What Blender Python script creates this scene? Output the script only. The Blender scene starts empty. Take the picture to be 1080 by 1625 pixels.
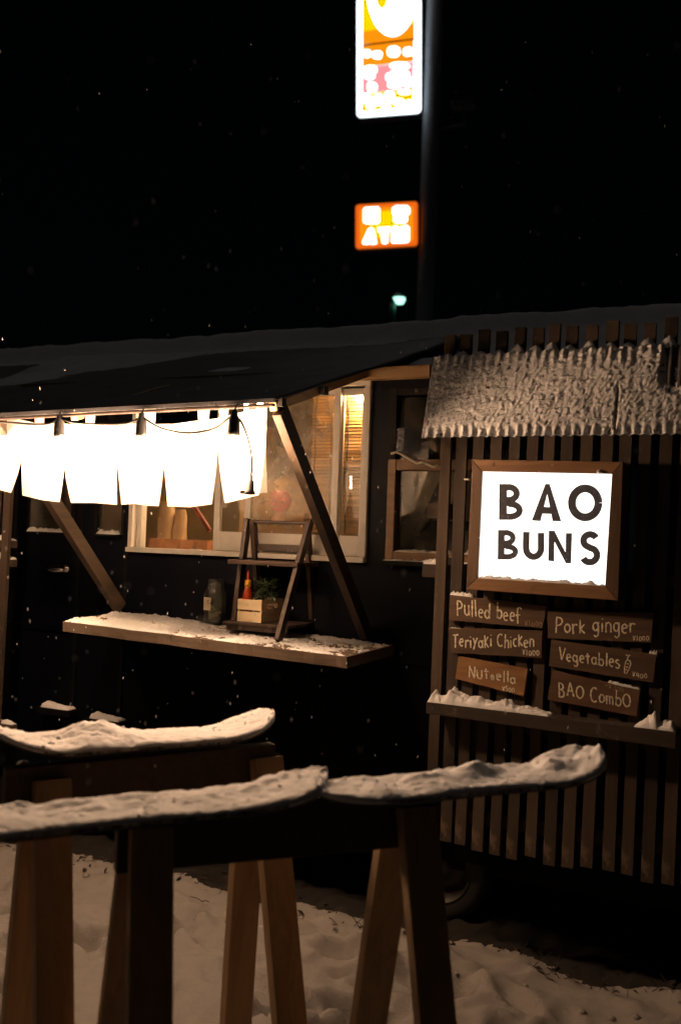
import bpy, math, random
from mathutils import Vector as V, Matrix, noise
random.seed(7)
R = math.radians
scene = bpy.context.scene
COL = scene.collection

# ------------------------------------------------------------------ camera, sky, sun, exposure
F, PW, PH = 1580.0, 1080, 1625                      # photograph size and focal length in its pixels
YAW, PITCH, ROLL = R(26.3), R(1.38), 0.035
CAM = V((0.0, -3.53, 1.52))
FW = V((-math.sin(YAW)*math.cos(PITCH), math.cos(YAW)*math.cos(PITCH), math.sin(PITCH)))
_r0 = V((math.cos(YAW), math.sin(YAW), 0)); _u0 = _r0.cross(FW)
RT = _r0*math.cos(ROLL) + _u0*math.sin(ROLL)
UP = _u0*math.cos(ROLL) - _r0*math.sin(ROLL)
cd = bpy.data.cameras.new('camera'); cam = bpy.data.objects.new('camera', cd); COL.objects.link(cam)
cam.matrix_world = Matrix(((RT.x, UP.x, -FW.x, CAM.x), (RT.y, UP.y, -FW.y, CAM.y), (RT.z, UP.z, -FW.z, CAM.z), (0, 0, 0, 1)))
cd.sensor_fit = 'VERTICAL'; cd.sensor_height = 36; cd.sensor_width = 24; cd.lens = 36*F/PH
cd.clip_start = 0.05; cd.clip_end = 3000
cd.dof.use_dof = True; cd.dof.focus_distance = 3.9; cd.dof.aperture_fstop = 2.2
scene.camera = cam

w = bpy.data.worlds.new('World'); scene.world = w; w.use_nodes = True
wn = w.node_tree.nodes; bg = wn['Background']
sky = wn.new('ShaderNodeTexSky'); sky.sky_type = 'NISHITA'; sky.sun_disc = False
SUN_EL, SUN_AZ = R(58), R(262)
sky.sun_elevation = SUN_EL; sky.sun_rotation = SUN_AZ
w.node_tree.links.new(sky.outputs[0], bg.inputs[0]); bg.inputs[1].default_value = 0.00012      # night
sd = bpy.data.lights.new('sun', 'SUN'); sun = bpy.data.objects.new('sun', sd); COL.objects.link(sun)
sd.energy = 0.06; sd.angle = R(25); sd.color = (1.0, 0.86, 0.74)                                # faint town glow
sdir = V((math.sin(SUN_AZ)*math.cos(SUN_EL), math.cos(SUN_AZ)*math.cos(SUN_EL), math.sin(SUN_EL)))
sun.rotation_euler = sdir.to_track_quat('Z', 'Y').to_euler()
sun.location = (0, 0, 30)
scene.view_settings.view_transform = 'Standard'; scene.view_settings.look = 'None'
scene.view_settings.exposure = 0; scene.view_settings.gamma = 1
scene.render.engine = 'CYCLES'
scene.cycles.use_denoising = True
scene.cycles.max_bounces = 8; scene.cycles.transparent_max_bounces = 12

# ------------------------------------------------------------------ helpers
def ray(x, y): return FW + RT*((x-PW/2)/F) - UP*((y-PH/2)/F)
def at(x, y, X=None, Y=None, Z=None, P=None, N=None):
    d = ray(x, y)
    if N is not None: return CAM + d*((P-CAM).dot(N)/d.dot(N))
    for i, v in enumerate((X, Y, Z)):
        if v is not None: return CAM + d*((v-CAM[i])/d[i])
def lerp(a, b, t): return a + (b-a)*t
def pl(pts, s):                                     # point on a polyline of (x, y), s in 0..1 by x span
    n = len(pts)-1; k = min(int(s*n), n-1); f = s*n-k
    return tuple(lerp(pts[k][i], pts[k+1][i], f) for i in range(len(pts[0])))
def interp(tab, x):
    if x <= tab[0][0]: return tab[0][1]
    for (a, va), (b, vb) in zip(tab, tab[1:]):
        if x <= b:
            f = (x-a)/(b-a); f = f*f*(3-2*f); return lerp(va, vb, f)
    return tab[-1][1]
def fbm(p, o=4): return noise.fractal(V(p), 1.0, 2.0, o)

class MB:
    def __init__(s): s.v = []; s.f = []
    def add(s, vs, fs):
        o = len(s.v); s.v += [V(q) for q in vs]; s.f += [tuple(i+o for i in f) for f in fs]; return s
    def box(s, c, sz, ax=None):
        c = V(c); ax = ax or (V((1,0,0)), V((0,1,0)), V((0,0,1)))
        vs = [c + ax[0]*(i*sz[0]/2) + ax[1]*(j*sz[1]/2) + ax[2]*(k*sz[2]/2) for i in (-1,1) for j in (-1,1) for k in (-1,1)]
        return s.add(vs, [(0,1,3,2),(4,6,7,5),(0,4,5,1),(2,3,7,6),(0,2,6,4),(1,5,7,3)])
    def span(s, a, b):                              # box from corner to corner
        return s.box([(a[i]+b[i])/2 for i in range(3)], [abs(b[i]-a[i]) for i in range(3)])
    def beam(s, p0, p1, w, h, side=None):
        p0, p1 = V(p0), V(p1); d = (p1-p0).normalized(); side = V(side or (0,0,1))
        b = (side - d*side.dot(d)).normalized(); a = d.cross(b)
        return s.box((p0+p1)/2, ((p1-p0).length, w, h), (d, a, b))
    def prism(s, poly, th):                         # planar polygon extruded by vector th
        n = len(poly); th = V(th); vs = [V(q) for q in poly] + [V(q)+th for q in poly]
        return s.add(vs, [tuple(range(n)), tuple(range(2*n-1, n-1, -1))] + [(i, i+n, (i+1) % n+n, (i+1) % n) for i in range(n)])
    def tube(s, pts, r, n=8, cap=True):
        pts = [V(p) for p in pts]; m = len(pts); o = len(s.v); a = None
        for i, p in enumerate(pts):
            d = (pts[min(i+1, m-1)]-pts[max(i-1, 0)]).normalized()
            a = (a - d*a.dot(d)).normalized() if a else d.orthogonal().normalized()
            b = d.cross(a); rr = r[i] if isinstance(r, (list, tuple)) else r
            s.v += [p + a*(rr*math.cos(2*math.pi*k/n)) + b*(rr*math.sin(2*math.pi*k/n)) for k in range(n)]
        for i in range(m-1):
            for k in range(n):
                s.f.append((o+i*n+k, o+i*n+(k+1) % n, o+(i+1)*n+(k+1) % n, o+(i+1)*n+k))
        if cap: s.f += [tuple(o+k for k in reversed(range(n))), tuple(o+(m-1)*n+k for k in range(n))]
        return s
    def lathe(s, c, prof, n=20, axis='z'):
        c = V(c); o = len(s.v); m = len(prof)
        for r, z in prof:
            for k in range(n):
                a = 2*math.pi*k/n; q = (r*math.cos(a), r*math.sin(a), z)
                if axis == 'y': q = (q[0], q[2], q[1])
                s.v.append(c + V(q))
        for i in range(m-1):
            for k in range(n):
                s.f.append((o+i*n+k, o+i*n+(k+1) % n, o+(i+1)*n+(k+1) % n, o+(i+1)*n+k))
        return s
    def grid(s, fn, ns, nt):
        o = len(s.v)
        for i in range(ns+1):
            for j in range(nt+1): s.v.append(V(fn(i/ns, j/nt)))
        for i in range(ns):
            for j in range(nt):
                a = o+i*(nt+1)+j; s.f.append((a, a+nt+1, a+nt+2, a+1))
        return s
    def slab(s, fn, ns, nt, th):                    # closed sheet: fn surface and a copy shifted by th
        o = len(s.v); s.grid(fn, ns, nt); o2 = len(s.v); th = V(th)
        s.v += [q+th for q in s.v[o:o2]]; n = o2-o
        s.f += [tuple(reversed([i+n for i in f])) for f in s.f if f[0] >= o and max(f) < o2]
        W = nt+1
        for j in range(nt): s.f += [(o+j, o+j+1, o+j+1+n, o+j+n), (o+ns*W+j+1, o+ns*W+j, o+ns*W+j+n, o+ns*W+j+1+n)]
        for i in range(ns): s.f += [(o+(i+1)*W, o+i*W, o+i*W+n, o+(i+1)*W+n), (o+i*W+nt, o+(i+1)*W+nt, o+(i+1)*W+nt+n, o+i*W+nt+n)]
        return s
    def mesh(s, name, org=(0,0,0)):
        m = bpy.data.meshes.new(name); org = V(org)
        m.from_pydata([tuple(q-org) for q in s.v], [], s.f); m.update()
        import bmesh
        b = bmesh.new(); b.from_mesh(m); bmesh.ops.recalc_face_normals(b, faces=b.faces); b.to_mesh(m); b.free()
        return m
    def build(s, name, mat, parent=None, smooth=False, bev=0, org=None, kind=None, label=None):
        if parent is not None: org = origin(parent)
        elif org is None:
            org = V((sum(q.x for q in s.v)/len(s.v), sum(q.y for q in s.v)/len(s.v), min(q.z for q in s.v)))
        m = s.mesh(name, org); m.materials.append(mat)
        if smooth: m.polygons.foreach_set('use_smooth', [True]*len(m.polygons))
        o = bpy.data.objects.new(name, m); COL.objects.link(o)
        if parent is not None: o.parent = parent
        else: o.location = org
        if bev:
            q = o.modifiers.new('bevel', 'BEVEL'); q.width = bev; q.segments = 2; q.limit_method = 'ANGLE'; q.harden_normals = False
        if kind: o['kind'] = kind
        if label: o['label'] = label
        return o
def origin(o):
    p = V((0,0,0))
    while o is not None: p = p + o.location; o = o.parent
    return p
def tag(o, label, cat, group=None, kind=None):
    o['label'] = label; o['category'] = cat
    if group: o['group'] = group
    if kind: o['kind'] = kind
    return o
def thing(name, label, cat, loc, group=None):
    o = bpy.data.objects.new(name, None); COL.objects.link(o); o.location = loc; o.empty_display_size = .05
    return tag(o, label, cat, group)
def struct(o): o['kind'] = 'structure'; return o

# ------------------------------------------------------------------ materials
def nodes(name):
    m = bpy.data.materials.new(name); m.use_nodes = True; t = m.node_tree
    return m, t, t.nodes['Principled BSDF'], t.links.new
def coords(t, link, scale):
    tc = t.nodes.new('ShaderNodeTexCoord'); mp = t.nodes.new('ShaderNodeMapping'); mp.inputs['Scale'].default_value = scale
    oi = t.nodes.new('ShaderNodeObjectInfo'); mu = t.nodes.new('ShaderNodeVectorMath'); mu.operation = 'SCALE'
    cx = t.nodes.new('ShaderNodeCombineXYZ')
    link(oi.outputs['Random'], cx.inputs[0]); link(oi.outputs['Random'], cx.inputs[1]); link(oi.outputs['Random'], cx.inputs[2])
    mu.inputs['Scale'].default_value = 37.0; link(cx.outputs[0], mu.inputs[0])
    link(mu.outputs[0], mp.inputs['Location']); link(tc.outputs['Object'], mp.inputs['Vector'])
    return mp.outputs[0], oi
def ramp(t, link, src, cols, pos):
    r = t.nodes.new('ShaderNodeValToRGB'); el = r.color_ramp.elements
    while len(el) < len(cols): el.new(0.5)
    for e, c, p in zip(el, cols, pos): e.color = (*c, 1); e.position = p
    link(src, r.inputs[0]); return r.outputs[0]
def ntex(t, link, vec, scale, detail=5, rough=.6, dist=0):
    n = t.nodes.new('ShaderNodeTexNoise'); n.inputs['Scale'].default_value = scale; n.inputs['Detail'].default_value = detail
    n.inputs['Roughness'].default_value = rough; n.inputs['Distortion'].default_value = dist
    link(vec, n.inputs['Vector']); return n.outputs['Fac']
def bump(t, link, bs, h, strength, dist=.01):
    b = t.nodes.new('ShaderNodeBump'); b.inputs['Strength'].default_value = strength; b.inputs['Distance'].default_value = dist
    link(h, b.inputs['Height']); link(b.outputs[0], bs.inputs['Normal'])
def wood(name, c1, c2, axis='x', rough=.75, sc=1.0, worn=None, vary=.35, wt=(.58,.67)):
    m, t, bs, link = nodes(name)
    k = {'x': (2.2, 30, 30), 'y': (30, 2.2, 30), 'z': (30, 30, 2.2)}[axis]
    vec, oi = coords(t, link, tuple(q*sc for q in k))
    a = ntex(t, link, vec, 1.0, 8, .65, .6)
    col = ramp(t, link, a, (c1, c2, tuple(.6*q for q in c1)), (.3, .58, .78))
    hs = t.nodes.new('ShaderNodeHueSaturation')
    mr = t.nodes.new('ShaderNodeMapRange'); mr.inputs['To Min'].default_value = 1-vary; mr.inputs['To Max'].default_value = 1+vary
    link(oi.outputs['Random'], mr.inputs['Value']); link(mr.outputs[0], hs.inputs['Value']); link(col, hs.inputs['Color'])
    col = hs.outputs[0]
    if worn:
        tc = t.nodes.new('ShaderNodeTexCoord')
        b = ntex(t, link, tc.outputs['Object'], 9, 6, .7)
        f = ramp(t, link, b, ((0,0,0), (1,1,1)), wt)
        mx = t.nodes.new('ShaderNodeMix'); mx.data_type = 'RGBA'
        link(f, mx.inputs['Factor']); link(col, mx.inputs['A']); mx.inputs['B'].default_value = (*worn, 1); col = mx.outputs['Result']
    link(col, bs.inputs['Base Color']); bs.inputs['Roughness'].default_value = rough
    bump(t, link, bs, a, .35, .004)
    return m
def plain(name, c, rough=.6, metal=0, mottle=.25, scale=14, bmp=.1, spec=.5):
    m, t, bs, link = nodes(name)
    vec, oi = coords(t, link, (1,1,1)); a = ntex(t, link, vec, scale, 6, .65)
    col = ramp(t, link, a, (tuple(q*(1-mottle) for q in c), tuple(min(1, q*(1+mottle)) for q in c)), (.3, .7))
    link(col, bs.inputs['Base Color']); bs.inputs['Roughness'].default_value = rough; bs.inputs['Metallic'].default_value = metal
    bs.inputs['Specular IOR Level'].default_value = spec
    bump(t, link, bs, a, bmp, .003); return m
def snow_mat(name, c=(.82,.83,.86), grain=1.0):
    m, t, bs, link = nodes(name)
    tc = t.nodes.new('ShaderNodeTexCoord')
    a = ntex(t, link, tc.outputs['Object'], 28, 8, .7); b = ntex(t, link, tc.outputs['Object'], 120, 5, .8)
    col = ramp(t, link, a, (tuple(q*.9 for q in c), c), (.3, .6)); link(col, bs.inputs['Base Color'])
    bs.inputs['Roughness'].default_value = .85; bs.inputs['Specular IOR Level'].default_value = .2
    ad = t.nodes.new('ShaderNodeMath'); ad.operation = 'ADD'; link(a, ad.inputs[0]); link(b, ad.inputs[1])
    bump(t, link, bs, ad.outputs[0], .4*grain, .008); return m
def emit(name, c, s):
    m, t, bs, link = nodes(name)
    t.nodes.remove(bs); e = t.nodes.new('ShaderNodeEmission'); e.inputs[0].default_value = (*c, 1); e.inputs[1].default_value = s
    link(e.outputs[0], t.nodes['Material Output'].inputs[0]); return m
def pane_mat(name, tint=(.9,.9,.88), rough=.02, dirt=.06):
    m, t, bs, link = nodes(name); t.nodes.remove(bs)
    tr = t.nodes.new('ShaderNodeBsdfTransparent'); tr.inputs[0].default_value = (*tint, 1)
    gl = t.nodes.new('ShaderNodeBsdfGlossy'); gl.inputs['Roughness'].default_value = rough
    df = t.nodes.new('ShaderNodeBsdfDiffuse'); df.inputs[0].default_value = (.7,.68,.62,1)
    fr = t.nodes.new('ShaderNodeFresnel'); fr.inputs[0].default_value = 1.5
    tc = t.nodes.new('ShaderNodeTexCoord'); a = ntex(t, link, tc.outputs['Object'], 7, 7, .75)
    f = ramp(t, link, a, ((0,0,0), (dirt*2.5,)*3), (.35, .75))
    m1 = t.nodes.new('ShaderNodeMixShader'); m2 = t.nodes.new('ShaderNodeMixShader')
    link(fr.outputs[0], m1.inputs[0]); link(tr.outputs[0], m1.inputs[1]); link(gl.outputs[0], m1.inputs[2])
    link(f, m2.inputs[0]); link(m1.outputs[0], m2.inputs[1]); link(df.outputs[0], m2.inputs[2])
    link(m2.outputs[0], t.nodes['Material Output'].inputs[0]); return m
def cloth_mat(name, c):
    m, t, bs, link = nodes(name); t.nodes.remove(bs)
    d = t.nodes.new('ShaderNodeBsdfDiffuse'); d.inputs[0].default_value = (*c, 1)
    tl = t.nodes.new('ShaderNodeBsdfTranslucent'); tl.inputs[0].default_value = (*c, 1)
    mx = t.nodes.new('ShaderNodeMixShader'); mx.inputs[0].default_value = .5
    tc = t.nodes.new('ShaderNodeTexCoord'); a = ntex(t, link, tc.outputs['Object'], 180, 3, .6)
    b = t.nodes.new('ShaderNodeBump'); b.inputs['Strength'].default_value = .2; b.inputs['Distance'].default_value = .002
    link(a, b.inputs['Height']); link(b.outputs[0], d.inputs['Normal'])
    link(d.outputs[0], mx.inputs[1]); link(tl.outputs[0], mx.inputs[2]); link(mx.outputs[0], t.nodes['Material Output'].inputs[0]); return m

M = {}
for ax in 'xyz':
    M['slat'+ax] = wood('stained_slat_'+ax, (.027,.017,.011), (.052,.035,.024), ax, .8, worn=(.13,.092,.065))
    M['pine'+ax] = wood('pine_'+ax, (.42,.25,.12), (.55,.35,.18), ax, .65, .7, vary=.12)
    M['dark'+ax] = wood('dark_wood_'+ax, (.02,.011,.008), (.042,.022,.015), ax, .55)
    M['grey'+ax] = wood('weathered_plank_'+ax, (.055,.038,.026), (.105,.075,.052), ax, .9)
    M['brown'+ax] = wood('brown_wood_'+ax, (.085,.047,.024), (.14,.08,.042), ax, .6)
M['crate'] = wood('pale_crate_wood', (.8,.63,.38), (.88,.73,.48), 'x', .6, .7, vary=.03)
M['leg'] = wood('trestle_leg_wood', (.28,.18,.1), (.42,.285,.165), 'z', .75, .8, worn=(.07,.04,.022), vary=.2, wt=(.70,.74))
M['stick'] = plain('dull_red_wood', (.14,.028,.014), .6)
M['prop'] = wood('prop_wood', (.024,.015,.009), (.048,.029,.017), 'y', .7)
M['beam'] = wood('trestle_beam_wood', (.03,.022,.018), (.06,.042,.03), 'x', .7)
M['board'] = wood('menu_board_wood', (.05,.027,.017), (.09,.052,.03), 'x', .75, vary=.15)
M['board2'] = wood('light_menu_board_wood', (.2,.095,.035), (.3,.16,.065), 'x', .7, .7, vary=.05)
M['board3'] = wood('reddish_menu_board_wood', (.085,.043,.024), (.14,.075,.042), 'x', .7, vary=.1)
M['frame'] = wood('sign_frame_wood', (.16,.08,.036), (.26,.14,.066), 'x', .55, vary=.1)
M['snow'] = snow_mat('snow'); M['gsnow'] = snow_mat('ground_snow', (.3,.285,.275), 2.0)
M['navy'] = plain('navy_paint', (.0018,.0024,.0048), .55, bmp=.05, spec=.06)
M['black'] = plain('black_paint', (.005,.0048,.0048), .6, spec=.08)
M['rubber'] = plain('black_rubber', (.015,.015,.015), .7)
M['tarp'] = plain('charcoal_tarp', (.085,.086,.1), .75, mottle=.3, scale=6, bmp=.3)
M['roof'] = plain('roof_sheet', (.1,.095,.09), .6, scale=5)
M['alu'] = plain('cream_window_frame', (.82,.79,.73), .45, mottle=.08)
M['steel'] = plain('grey_steel', (.3,.3,.31), .4, .9)
M['rimp'] = plain('dull_rim', (.035,.033,.03), .5, .3)
M['polep'] = plain('grey_pole_paint', (.42,.44,.5), .5)
M['chrome'] = plain('chrome', (.7,.7,.7), .15, 1.0, .05)
M['cloth'] = cloth_mat('white_cotton', (.86,.85,.82))
M['pane'] = pane_mat('window_glass'); M['pane2'] = pane_mat('steamed_glass', (.85,.8,.7), .08, .2)
M['jar'] = pane_mat('jar_glass', (.95,.985,.96), .05, .09)
M['chalk'] = plain('cream_paint_marker', (.82,.72,.56), .8, mottle=.35, scale=90)
M['chalkdim'] = plain('faded_paint_marker', (.3,.23,.16), .8, mottle=.4, scale=90)
M['ink'] = plain('black_ink', (.02,.018,.016), .7)
M['inner'] = plain('plywood_inner', (.42,.29,.16), .7, scale=4)
M['innerd'] = plain('dark_inner', (.06,.045,.035), .7)
M['terra'] = wood('orange_stained_wood', (.24,.1,.045), (.34,.16,.075), 'x', .7, vary=.2)
M['card'] = plain('cardboard', (.5,.34,.19), .85, mottle=.1)
M['white'] = plain('white_ceramic', (.75,.74,.72), .3, mottle=.03, bmp=0)
M['pink'] = plain('pink_reflection', (.9,.1,.09), .4, mottle=.05, bmp=0)
M['pinkl'] = plain('pale_pink_base', (.85,.55,.55), .4, mottle=.05, bmp=0)
M['red'] = plain('chilli_sauce', (.32,.035,.012), .25, mottle=.1, bmp=0)
M['redtip'] = plain('red_tip', (.5,.05,.02), .4, mottle=.05, bmp=0)
M['yellow'] = plain('yellow_cap', (.72,.38,.02), .4, mottle=.05, bmp=0)
M['leaf'] = plain('leaf_green', (.018,.034,.012), .5, mottle=.4, scale=20)
M['paper'] = plain('paper', (.62,.55,.42), .85, mottle=.06)
M['note'] = plain('banknote', (.5,.52,.24), .8)
M['reed'] = wood('bamboo_reed', (.36,.2,.07), (.58,.36,.15), 'x', .5, 1.5, vary=.25)
M['litter'] = plain('dry_leaves', (.018,.012,.008), .9, mottle=.5)
M['wire'] = plain('white_cable', (.85,.78,.66), .6, mottle=.05)
M['plastic'] = pane_mat('clear_plastic_bag', (.6,.62,.7), .12, .05)
M['topsheet'] = plain('snowboard_black', (.015,.015,.018), .35)
M['bulb'] = emit('lit_bulb', (1.0, .60, .345), 830)
M['inlamp2'] = emit('lit_globe_lamp', (1.0, .62, .3), 300)
M['inlamp'] = emit('lit_inner_lamp', (1.0, .62, .3), 420)
M['panel'] = emit('lit_sign_panel', (1.0, .94, .86), 2.2)

# ------------------------------------------------------------------ ground
frnd = random.Random(5); FEET = {}
for k in range(230):
    fx, fy, fa = frnd.uniform(-4.2, .4), frnd.uniform(-2.6, -.06), frnd.gauss(.3, .8)
    FEET.setdefault((int(fx//.5), int(fy//.5)), []).append((fx, fy, math.cos(fa), math.sin(fa), frnd.uniform(.02, .06), frnd.uniform(.75, 1.15)))
def gz(x, y):
    a = .03*fbm((x*.55, y*.55, 3.1), 4) + .045*fbm((x*2.1, y*2.1, 8), 4) + .02*fbm((x*7, y*7, 1), 5)
    if -3.2 < y < .3 and -5 < x < 1.3:
        ci, cj = int(x//.5), int(y//.5)
        for i_ in (ci-1, ci, ci+1):
            for j_ in (cj-1, cj, cj+1):
                for fx, fy, c_, s_, dp, sz in FEET.get((i_, j_), ()):
                    u = ((x-fx)*c_ + (y-fy)*s_)/(.14*sz); v = (-(x-fx)*s_ + (y-fy)*c_)/(.055*sz); r2 = u*u+v*v
                    if r2 < 4: a += dp*(-math.exp(-r2**2*.9) + .35*math.exp(-((math.sqrt(r2)-1.35)/.3)**2))
    return a
def axis_pts(lo, hi, step, far):
    p = [lo + i*step for i in range(int((hi-lo)/step)+1)]
    e = step; a = lo; pre = []
    while a > -far: e *= 1.5; a -= e; pre.append(a)
    e = step; b = p[-1]; post = []
    while b < far: e *= 1.5; b += e; post.append(b)
    return list(reversed(pre)) + p + post
gx = axis_pts(-4.6, 1.0, .02, 900); gy = axis_pts(-1.6, .5, .02, 900)
g = MB(); g.v = [V((x, y, gz(x, y) if abs(x) < 30 and abs(y) < 30 else 0)) for x in gx for y in gy]
n = len(gy); g.f = [(i*n+j, (i+1)*n+j, (i+1)*n+j+1, i*n+j+1) for i in range(len(gx)-1) for j in range(n-1)]
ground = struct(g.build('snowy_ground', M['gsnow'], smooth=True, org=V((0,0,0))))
ground['label'] = 'snow-covered trodden ground'

M['dark_sheet'] = plain('dark_ground', (.008,.0065,.0055), .95, mottle=.5, scale=18, bmp=.6)  # near-black sheet laid over the snow from the truck edge inward
def dark_sheet_fn(s_, t):
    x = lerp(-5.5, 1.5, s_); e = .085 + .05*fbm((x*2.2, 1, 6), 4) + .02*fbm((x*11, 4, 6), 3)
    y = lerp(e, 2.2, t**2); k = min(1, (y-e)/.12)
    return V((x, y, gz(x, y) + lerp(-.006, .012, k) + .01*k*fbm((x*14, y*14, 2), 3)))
dark_sheet = struct(MB().grid(dark_sheet_fn, 360, 40).build('dark_ground', M['dark_sheet'], smooth=True, org=V((0,0,0)))); dark_sheet['label'] = 'dark sheet of ground under the truck edge'

# ------------------------------------------------------------------ snow layer maker
def snow(name, parent, fn, ns, nt, thick, edge=.12, seed=0, rough=.35, fr=14, mat='snow', kind=None, fine=.0035, es=3.0):
    """fn(s,t) -> (point, up, half-width vector); thick(s,t) height in metres"""
    mb = MB()
    def e(x): return min(1.0, max(0.0, x/edge)) if edge else 1
    def top(s, t):
        p, u = fn(s, t)
        ed = math.sqrt(max(0, 1-(1-e(min(s, 1-s)*es))**2))*math.sqrt(max(0, 1-(1-e(min(t, 1-t)))**2))
        h = thick(s, t)
        if h <= .0005: return p - u*.004
        q = p*fr
        h = h*(1+rough*fbm((q.x+seed, q.y, q.z), 5)) + fine*fbm((q.x*4+seed, q.y*4, q.z*4), 5)
        return p + u*(h*ed + (-.004 if h <= 0.0015 else .0))
    mb.grid(top, ns, nt)
    o = len(mb.v)
    mb.grid(lambda s, t: fn(s, t)[0] - fn(s, t)[1]*.006, ns, nt)
    W = nt+1
    for j in range(nt): mb.f += [(j, j+1, o+j+1, o+j), (ns*W+j, ns*W+j+1, o+ns*W+j+1, o+ns*W+j)]
    for i in range(ns): mb.f += [(i*W, (i+1)*W, o+(i+1)*W, o+i*W), (i*W+nt, (i+1)*W+nt, o+(i+1)*W+nt, o+i*W+nt)]
    return mb.build(name, M[mat], parent, smooth=True, kind=kind)

# ------------------------------------------------------------------ food truck
YW, WT = .2, .05                                    # outer face of the truck side, its thickness
XL, XR, ZB, ZT = -5.8, 0.4, .27, 2.18
truck = thing('food_truck', 'dark navy food truck with cream sliding serving window and snowy roof', 'food truck', (-2.0, 1.0, 0))
WX0, WX1, WZ0, WZ1 = -2.93, -1.715, 1.435, 2.145      # serving window
RX0, RX1, RZ0, RZ1 = -1.63, -1.20, 1.43, 2.13        # second window
D0, D1, D2, D3 = -3.575, -3.27, -3.14, -2.965        # two small door windows
DZ0, DZ1 = 1.49, 1.95
s = MB()
xs = [XL, D0, D1, D2, D3, WX0, WX1, RX0, RX1, XR]
def wallbox(x0, x1, z0, z1): s.span((x0, YW, z0), (x1, YW+WT, z1))
wallbox(XL, XR, ZB, 1.40)
for a, b in ((XL, D0), (D1, D2), (D3, WX0), (WX1, RX0), (RX1, XR)): wallbox(a, b, 1.40, ZT)
for a, b, z0, z1 in ((D0, D1, DZ0, DZ1), (D2, D3, DZ0, DZ1), (WX0, WX1, WZ0, WZ1), (RX0, RX1, RZ0, RZ1)):
    wallbox(a, b, 1.40, z0); wallbox(a, b, z1, ZT)
s.build('side_panel', M['navy'], truck)
s = MB(); s.span((XL, 1.85, ZB), (XR, 1.9, ZT)); s.span((XL, YW+WT, ZB), (XL+.05, 1.85, ZT)); s.span((XR-.05, YW+WT, ZB), (XR, 1.85, ZT))
s.build('far_panel', M['inner'], truck)
MB().span((XL+.05, YW+WT, ZB), (XR-.05, 1.85, ZB+.05)).build('floor_panel', M['innerd'], truck)
def roof_fn(s_, t):
    y = lerp(YW+.0, 1.95, t); x = lerp(XL-.03, XR+.03, s_)
    return V((x, y, interp([(.1,2.182),(.5,2.29),(.95,2.435),(1.15,2.53),(1.4,2.55),(1.95,2.4)], y)))
roof = MB().slab(roof_fn, 20, 24, (0, 0, -.02)).build('roof', M['roof'], truck, smooth=True)
snow('roof_snow', roof, lambda s_, t: (roof_fn(s_, .02+.96*t), V((0,0,1))), 190, 60,
     lambda s_, t: .012+.085*max(0, min(1, (t-.32)/.2))+.008*fbm((s_*9, t*2, 4)), .06, 2, .12, 4)
# raised door edges and trim
s = MB(); s.span((-3.235, YW-.012, .45), (-3.215, YW, 2.1)); s.span((-3.64, YW-.012, .45), (-3.62, YW, 2.1)); s.span((-2.955, YW-.012, .45), (-2.938, YW, 1.42))
s.build('door_trim', M['black'], truck)
for a, b in ((D0, D1), (D2, D3)):
    wd = MB(); wd.span((a, YW-.006, DZ0), (a+.015, YW+.03, DZ1)); wd.span((b-.015, YW-.006, DZ0), (b, YW+.03, DZ1))
    wd.span((a+.015, YW-.006, DZ1-.015), (b-.015, YW+.03, DZ1)); wd.span((a+.015, YW-.03, DZ0-.012), (b-.015, YW+.03, DZ0))
    wd = wd.build('door_window', M['black'], truck)
    MB().span((a+.015, YW+.012, DZ0), (b-.015, YW+.018, DZ1-.015)).build('pane', M['pane'], wd)
    snow('snow', wd, lambda s_, t, a=a, b=b: (V((lerp(a+.03, b-.03, s_), lerp(YW-.028, YW+.01, t), DZ0)), V((0,0,1))), 30, 6, lambda s_, t: .016, .3, a, .7, 40)
h = MB(); h.span((-3.40, YW-.02, 1.285), (-3.27, YW, 1.335)); h = h.build('door_handle', M['black'], truck, bev=.006)
MB().tube([(-3.40, YW-.045, 1.312), (-3.33, YW-.05, 1.308), (-3.275, YW-.03, 1.312), (-3.27, YW-.018, 1.315)], .011, 10).build('grip', M['chrome'], h, smooth=True)
MB().lathe((-3.268, YW-.036, 1.318), [(0,-.02),(.016,-.016),(.021,0),(.016,.016),(0,.02)], 12, 'y').build('lock', M['chrome'], h, smooth=True)
for (xa, ya), (xb, yb) in (((68, 1118), (110, 1130)), ((145, 1138), (190, 1146))):
    a = at(xa, ya, Y=YW-.05); b = at(xb, yb, Y=YW-.05); z = (a.z+b.z)/2
    st = MB().span((a.x-.02, YW-.07, z-.03), (b.x+.02, YW, z)).build('step', M['black'], truck)
    snow('snow', st, lambda s_, t, a=a, b=b, z=z: (V((lerp(a.x, b.x, s_), lerp(YW-.065, YW-.002, t), z)), V((0,0,1))), 40, 8,
         lambda s_, t: .012+.014*(1-s_)**2, .25, a.x, .3, 30)
# belt rail, sill strip
MB().span((XL, YW-.014, 1.015), (XR, YW, 1.04)).build('belt_rail', M['navy'], truck)
# wheels
def wheel(x, y):
    wh = MB().lathe((x, y, .2), [(.125,-.07),(.17,-.085),(.197,-.06),(.203,0),(.197,.06),(.17,.085),(.125,.07),(.125,-.07)], 36, 'y').build('wheel', M['rubber'], truck, smooth=True)
    MB().lathe((x, y, .2), [(.0,-.03),(.03,-.035),(.04,-.02),(.085,-.012),(.105,-.045),(.124,-.072),(.132,-.076),(.126,-.05),(.12,.02),(0,.02)], 32, 'y').build('rim', M['rimp'], wh, smooth=True)
wheel(-1.38, .33); wheel(-3.6, .33)
MB().span((XL, .3, .2), (XR, 1.7, .27)).build('chassis', M['black'], truck)

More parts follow.
